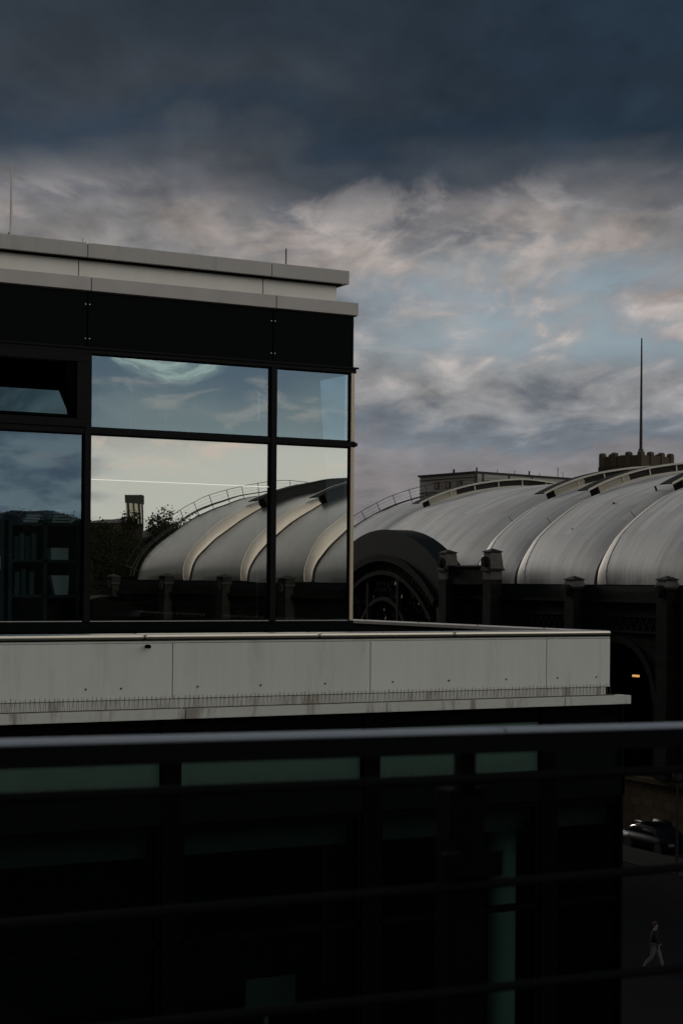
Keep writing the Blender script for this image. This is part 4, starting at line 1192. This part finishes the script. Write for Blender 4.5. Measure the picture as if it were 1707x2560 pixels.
def tree(loc, h, cr_r, label, name='bare_tree', leafy=True, seed=1, spread=.6, base=.35):
    rnd = random.Random(seed)
    r = empty(name, loc, label, 'tree', 'trees at the end of the station')
    tr = MB(); tips = []
    def limb(p, d, L, rad, lev):
        q = p; pts = [p]; rs = [rad]
        for k in range(4):
            d = (d + Vector((rnd.gauss(0, .12), rnd.gauss(0, .12), rnd.gauss(.03, .06)))).normalized()
            q = q + d * L / 4; pts.append(q); rs.append(rad * (1 - .17 * (k + 1)))
            if lev < 4 and k >= (1 if lev else 2):
                for _ in range(2 if lev < 3 else 1):
                    s_ = Vector((rnd.gauss(0, 1), rnd.gauss(0, 1), rnd.gauss(.35, .5))).normalized()
                    limb(q, (d * .55 + s_ * spread).normalized(), L * rnd.uniform(.5, .72), rs[-1] * .62, lev + 1)
        tr.tube(pts, rs, 5 if lev < 2 else 3, False)
        if lev >= 2: tips.extend(pts[1:])
    p0 = Vector(loc)
    limb(p0, Vector((0, 0, 1)), h * .52, h * .018, 0)
    top = max(t_.z for t_ in tips) - p0.z
    k = h / top
    tr.v = [((v_[0] - p0.x) * k * cr_r + p0.x, (v_[1] - p0.y) * k * cr_r + p0.y, (v_[2] - p0.z) * k + p0.z) for v_ in tr.v]
    tr.build('trunk', M['bark'], r)
    lf = MB()
    for t_ in tips:
        t_ = Vector(((t_.x - p0.x) * k * cr_r + p0.x, (t_.y - p0.y) * k * cr_r + p0.y, (t_.z - p0.z) * k + p0.z))
        for _ in range(48 if leafy else 4):
            c = t_ + Vector((rnd.gauss(0, .42), rnd.gauss(0, .42), rnd.gauss(0, .38))) * (.85 if leafy else .6)
            a = Vector((rnd.gauss(0, 1), rnd.gauss(0, 1), rnd.gauss(0, 1))).normalized(); b = a.orthogonal().normalized()
            s_ = rnd.uniform(.04, .10)
            if not leafy: a, s_ = Vector((rnd.gauss(0, .5), rnd.gauss(0, .5), 1)).normalized(), s_ * .9; b = a.orthogonal().normalized() * .12
            lf.add([c - a * s_ - b * s_, c + a * s_ - b * s_, c + a * s_ + b * s_, c - a * s_ + b * s_], [(0, 1, 2, 3)])
    lf.build('crown', M['leaf'] if leafy else M['leafb'], r)
def tpos(px, d): p = mp(px, d); return (p.x, p.y, GZ)
for px, d, top, rr_, lb, leafy, sd_ in (
    (345, 185, 1283, 1.0, 'round dense dark tree just in front of the slab tower, mirrored in the glass', True, 3),
    (385, 178, 1291, 1.25, 'dense dark tree between the slab tower and the roof end, mirrored in the glass', True, 5),
    (432, 182, 1288, .9, 'bare twiggy tree rising behind the roof end gangway, mirrored in the glass', False, 8),
    (405, 190, 1289, .8, 'thin bare tree left of the roof end gangway, mirrored in the glass', False, 21),
    (428, 188, 1300, 1.3, 'dense dark tree behind the bare trees by the roof gangway, mirrored in the glass', True, 51),
    (300, 172, 1318, 1.0, 'dark leafy tree below the low house roof, mirrored in the glass', True, 11),
    (255, 165, 1330, .9, 'brownish bare tree in front of the low house, mirrored in the glass', False, 13),
    (20, 170, 1292, 1.1, 'round dark tree mirrored at the left end of the left window', True, 31),
    (75, 160, 1283, 1.0, 'dark tree mirrored in the middle of the left window', True, 37),
    (140, 165, 1300, 1.1, 'dark tree mirrored at the right side of the left window', True, 41),
    (228, 150, 1345, .9, 'brownish bare tree at the edge of the big pane, mirrored in the glass', False, 17)):
    z = mz(top, px, d)
    tree(tpos(px, d), z - GZ, rr_, lb, 'bare_tree' if not leafy else 'leafy_tree', leafy, sd_)
hg = MB(); rnd = random.Random(4)
for i in range(9000):
    px = rnd.uniform(205, 460); d = rnd.uniform(150, 215)
    p = mp(px, d); z = rnd.uniform(GZ, GZ + 6 + 8.5 * abs(sin(px * .05 + d * .02)))
    a = Vector((rnd.gauss(0, 1), rnd.gauss(0, 1), rnd.gauss(0, 1))).normalized(); b = a.orthogonal().normalized(); s_ = rnd.uniform(.2, .5)
    c = Vector((p.x, p.y, z))
    hg.add([c - a * s_ - b * s_, c + a * s_ - b * s_, c + a * s_ + b * s_, c - a * s_ + b * s_], [(0, 1, 2, 3)])
tag(hg.build('undergrowth', M['leaf']), 'dark undergrowth below the trees at the end of the station', 'undergrowth', None, 'stuff')
# a low kiosk roof among the trees
ka = mp(268, 140)
kk = empty('kiosk', (ka.x, ka.y, GZ), 'low kiosk with pale curved roof among the dark trees, mirrored in the glass', 'kiosk')
zk = mz(1489, 268, 140)
MB().box(ka.x - 1.6, ka.x + 1.6, ka.y - 1.2, ka.y + 1.2, GZ, zk - .4).build('body', M['gasket'], kk)
MB().grid(lambda u, v_: (ka.x - 2 + 4 * u, ka.y - 1.5 + 3 * v_, zk - .38 + .35 * sin(pi * u)), 12, 2).build('roof', M['kerb'], kk)

# ================================================================== street level at lower right
def gp(px, py):      # ground point seen at photo pixel
    a = px - 853.5; b = py - HOR
    xi = a * cos(ROLL) + b * sin(ROLL); yi = -a * sin(ROLL) + b * cos(ROLL)
    d = fw + rt * (xi / F_PX) - up * (yi / F_PX)
    return d * (GZ / d.z)
# parked car beside the station pavement
cpnt = gp(1640, 2128)
car = empty('parked_car', (cpnt.x, cpnt.y, GZ), 'dark parked car with sky glinting on its roof by the station', 'car')
ux = Vector((sin(ETA), cos(ETA), 0)); uy = Vector((cos(ETA), -sin(ETA), 0))
def CT(a, b, z): p = cpnt + ux * a + uy * b; return (p.x, p.y, GZ + z)
def loft(secs, name, m_, par):         # sections along the car: (a, half width, z0, z1)
    m = MB(); vs = []
    for a, hw, z0, z1, tw_ in secs:
        vs += [CT(a, -hw, z0), CT(a, hw, z0), CT(a, hw * 1.02, (z0 + z1) * .55), CT(a, hw * tw_, z1), CT(a, 0, z1 + .03), CT(a, -hw * tw_, z1), CT(a, -hw * 1.02, (z0 + z1) * .55)]
    k = len(secs)
    fs = [(i * 7 + j, i * 7 + (j + 1) % 7, i * 7 + 7 + (j + 1) % 7, i * 7 + 7 + j) for i in range(k - 1) for j in range(7)]
    fs += [tuple(range(7))[::-1], tuple(range((k - 1) * 7, k * 7))]
    m.add(vs, fs, True); return m.build(name, M[m_], par)
loft([(-2.1, .70, .35, .62, .9), (-1.95, .84, .25, .80, .9), (-1.2, .88, .22, .92, .92), (0, .89, .22, .95, .92), (1.3, .88, .22, .95, .92), (1.95, .84, .25, .90, .9), (2.1, .72, .35, .7, .9)], 'body', 'carpaint', car)
loft([(-1.15, .80, .88, .93, .95), (-.45, .76, .9, 1.40, .82), (.5, .76, .9, 1.45, .82), (1.2, .74, .9, 1.38, .82), (1.75, .78, .88, .94, .95)], 'cabin_glass', 'carglass', car)
loft([(-.5, .62, 1.40, 1.43, .95), (.4, .63, 1.44, 1.475, .95), (1.15, .61, 1.38, 1.41, .95)], 'roof', 'carpaint', car)
for a in (-1.3, 1.3):
    for b in (-.82, .82):
        c = Vector(CT(a, b - .1, .31)); MB().tube([c, c + uy * .2], .31, 18).build('wheel', M['tyre'], car)
for b in (-.6, .6): MB().box(-2.12, -2.05, b - .15, b + .15, .55, .68, CT).build('headlight', M['steel'], car)
# person walking
pp = gp(1634, 2425)
ph = empty('person', (pp.x, pp.y, GZ), 'person in dark jacket and pale trousers walking down on the street', 'person')
face = (rt * .8 - fw * .3).normalized(); side = Vector((-face.y, face.x, 0))
def PT(f, s_, z): q = pp + face * f + side * s_; return Vector((q.x, q.y, GZ + z))
def skin(name, verts, edges, rad, m_, par):
    me = bpy.data.meshes.new(name); off = wloc(par)
    me.from_pydata([tuple(Vector(v_) - off) for v_ in verts], edges, []); me.update()
    ob = bpy.data.objects.new(name, me); col.objects.link(ob); ob.parent = par
    sk = ob.modifiers.new('skin', 'SKIN'); sk.use_smooth_shade = True
    for i, r in enumerate(rad):
        me.skin_vertices[0].data[i].radius = (r, r)
    me.skin_vertices[0].data[0].use_root = True
    sb = ob.modifiers.new('sub', 'SUBSURF'); sb.levels = 1; sb.render_levels = 2
    me.materials.append(M[m_]); return ob
vb = [PT(0, 0, .95), PT(0, 0, 1.15), PT(.02, 0, 1.36), PT(.03, 0, 1.48), PT(.05, 0, 1.56), PT(.06, 0, 1.68),
      PT(.02, .19, 1.40), PT(-.10, .24, 1.15), PT(-.02, .24, .90), PT(.02, -.19, 1.40), PT(.14, -.24, 1.15), PT(.28, -.22, .95),
      PT(.02, .09, .90), PT(.18, .10, .50), PT(.30, .10, .09), PT(.42, .10, .05), PT(0, -.09, .90), PT(-.06, -.10, .50), PT(-.36, -.10, .16), PT(-.28, -.10, .05)]
ed = [(0, 1), (1, 2), (2, 3), (3, 4), (4, 5), (2, 6), (6, 7), (7, 8), (2, 9), (9, 10), (10, 11), (0, 12), (12, 13), (13, 14), (14, 15), (0, 16), (16, 17), (17, 18), (18, 19)]
rd = [.09, .09, .10, .065, .06, .10, .05, .05, .04, .065, .05, .04, .10, .07, .045, .04, .10, .07, .045, .04]
skin('body', vb, ed, rd, 'skin', ph)
jv = [vb[0], vb[1], vb[2], vb[3], vb[6], vb[7], PT(-.03, .24, .94), vb[9], vb[10], PT(.26, -.22, .98)]
skin('jacket', jv, [(0, 1), (1, 2), (2, 3), (2, 4), (4, 5), (5, 6), (2, 7), (7, 8), (8, 9)], [.17, .17, .19, .085, .085, .068, .056, .085, .068, .056], 'jacket', ph)
tv = [PT(0, 0, .93), vb[12], vb[13], PT(.29, .10, .13), vb[16], vb[17], PT(-.34, -.10, .19)]
skin('trousers', tv, [(0, 1), (1, 2), (2, 3), (0, 4), (4, 5), (5, 6)], [.15, .115, .085, .065, .115, .085, .065], 'trousers', ph)
hm = MB()
def cap_(u, v):
    a_ = u * 2 * pi; e_ = -.35 + v * (pi / 2 + .35)
    back_ = .02 if cos(a_) < .2 else 0
    return tuple(PT(.045 - .02 + .098 * cos(e_) * cos(a_) - back_ * .3, .088 * cos(e_) * sin(a_), 1.665 + .112 * sin(e_) + (.05 if cos(a_) > .5 and e_ < .4 else 0) * (1 - v)))
hm.grid(cap_, 16, 8).build('hair', M['hair'], ph)
for i_, (f_, s_) in enumerate(((.38, .10), (-.30, -.10))):
    MB().box(-1, 1, -1, 1, -1, 1, lambda x, y, z: tuple(PT(f_ + x * .13, s_ + y * .05, .075 + z * .06))).build('shoe', M['tyre'], ph, .02)
# street lamp and railing near the crossing
sp_ = gp(1690, 2250)
st = empty('street_lamp', (sp_.x, sp_.y, GZ), 'thin dark street lamp post at the right edge of the street', 'street lamp')
MB().tube([(sp_.x, sp_.y, GZ), (sp_.x, sp_.y, GZ + 5.2)], [.07, .045], 8).build('pole', M['gangway'], st)
MB().tube([(sp_.x, sp_.y, GZ + 5.2), (sp_.x, sp_.y, GZ + 5.3), (sp_.x, sp_.y, GZ + 5.6), (sp_.x, sp_.y, GZ + 5.75)], [.06, .2, .26, .05], 12).build('lamp_head', M['gangway'], st)
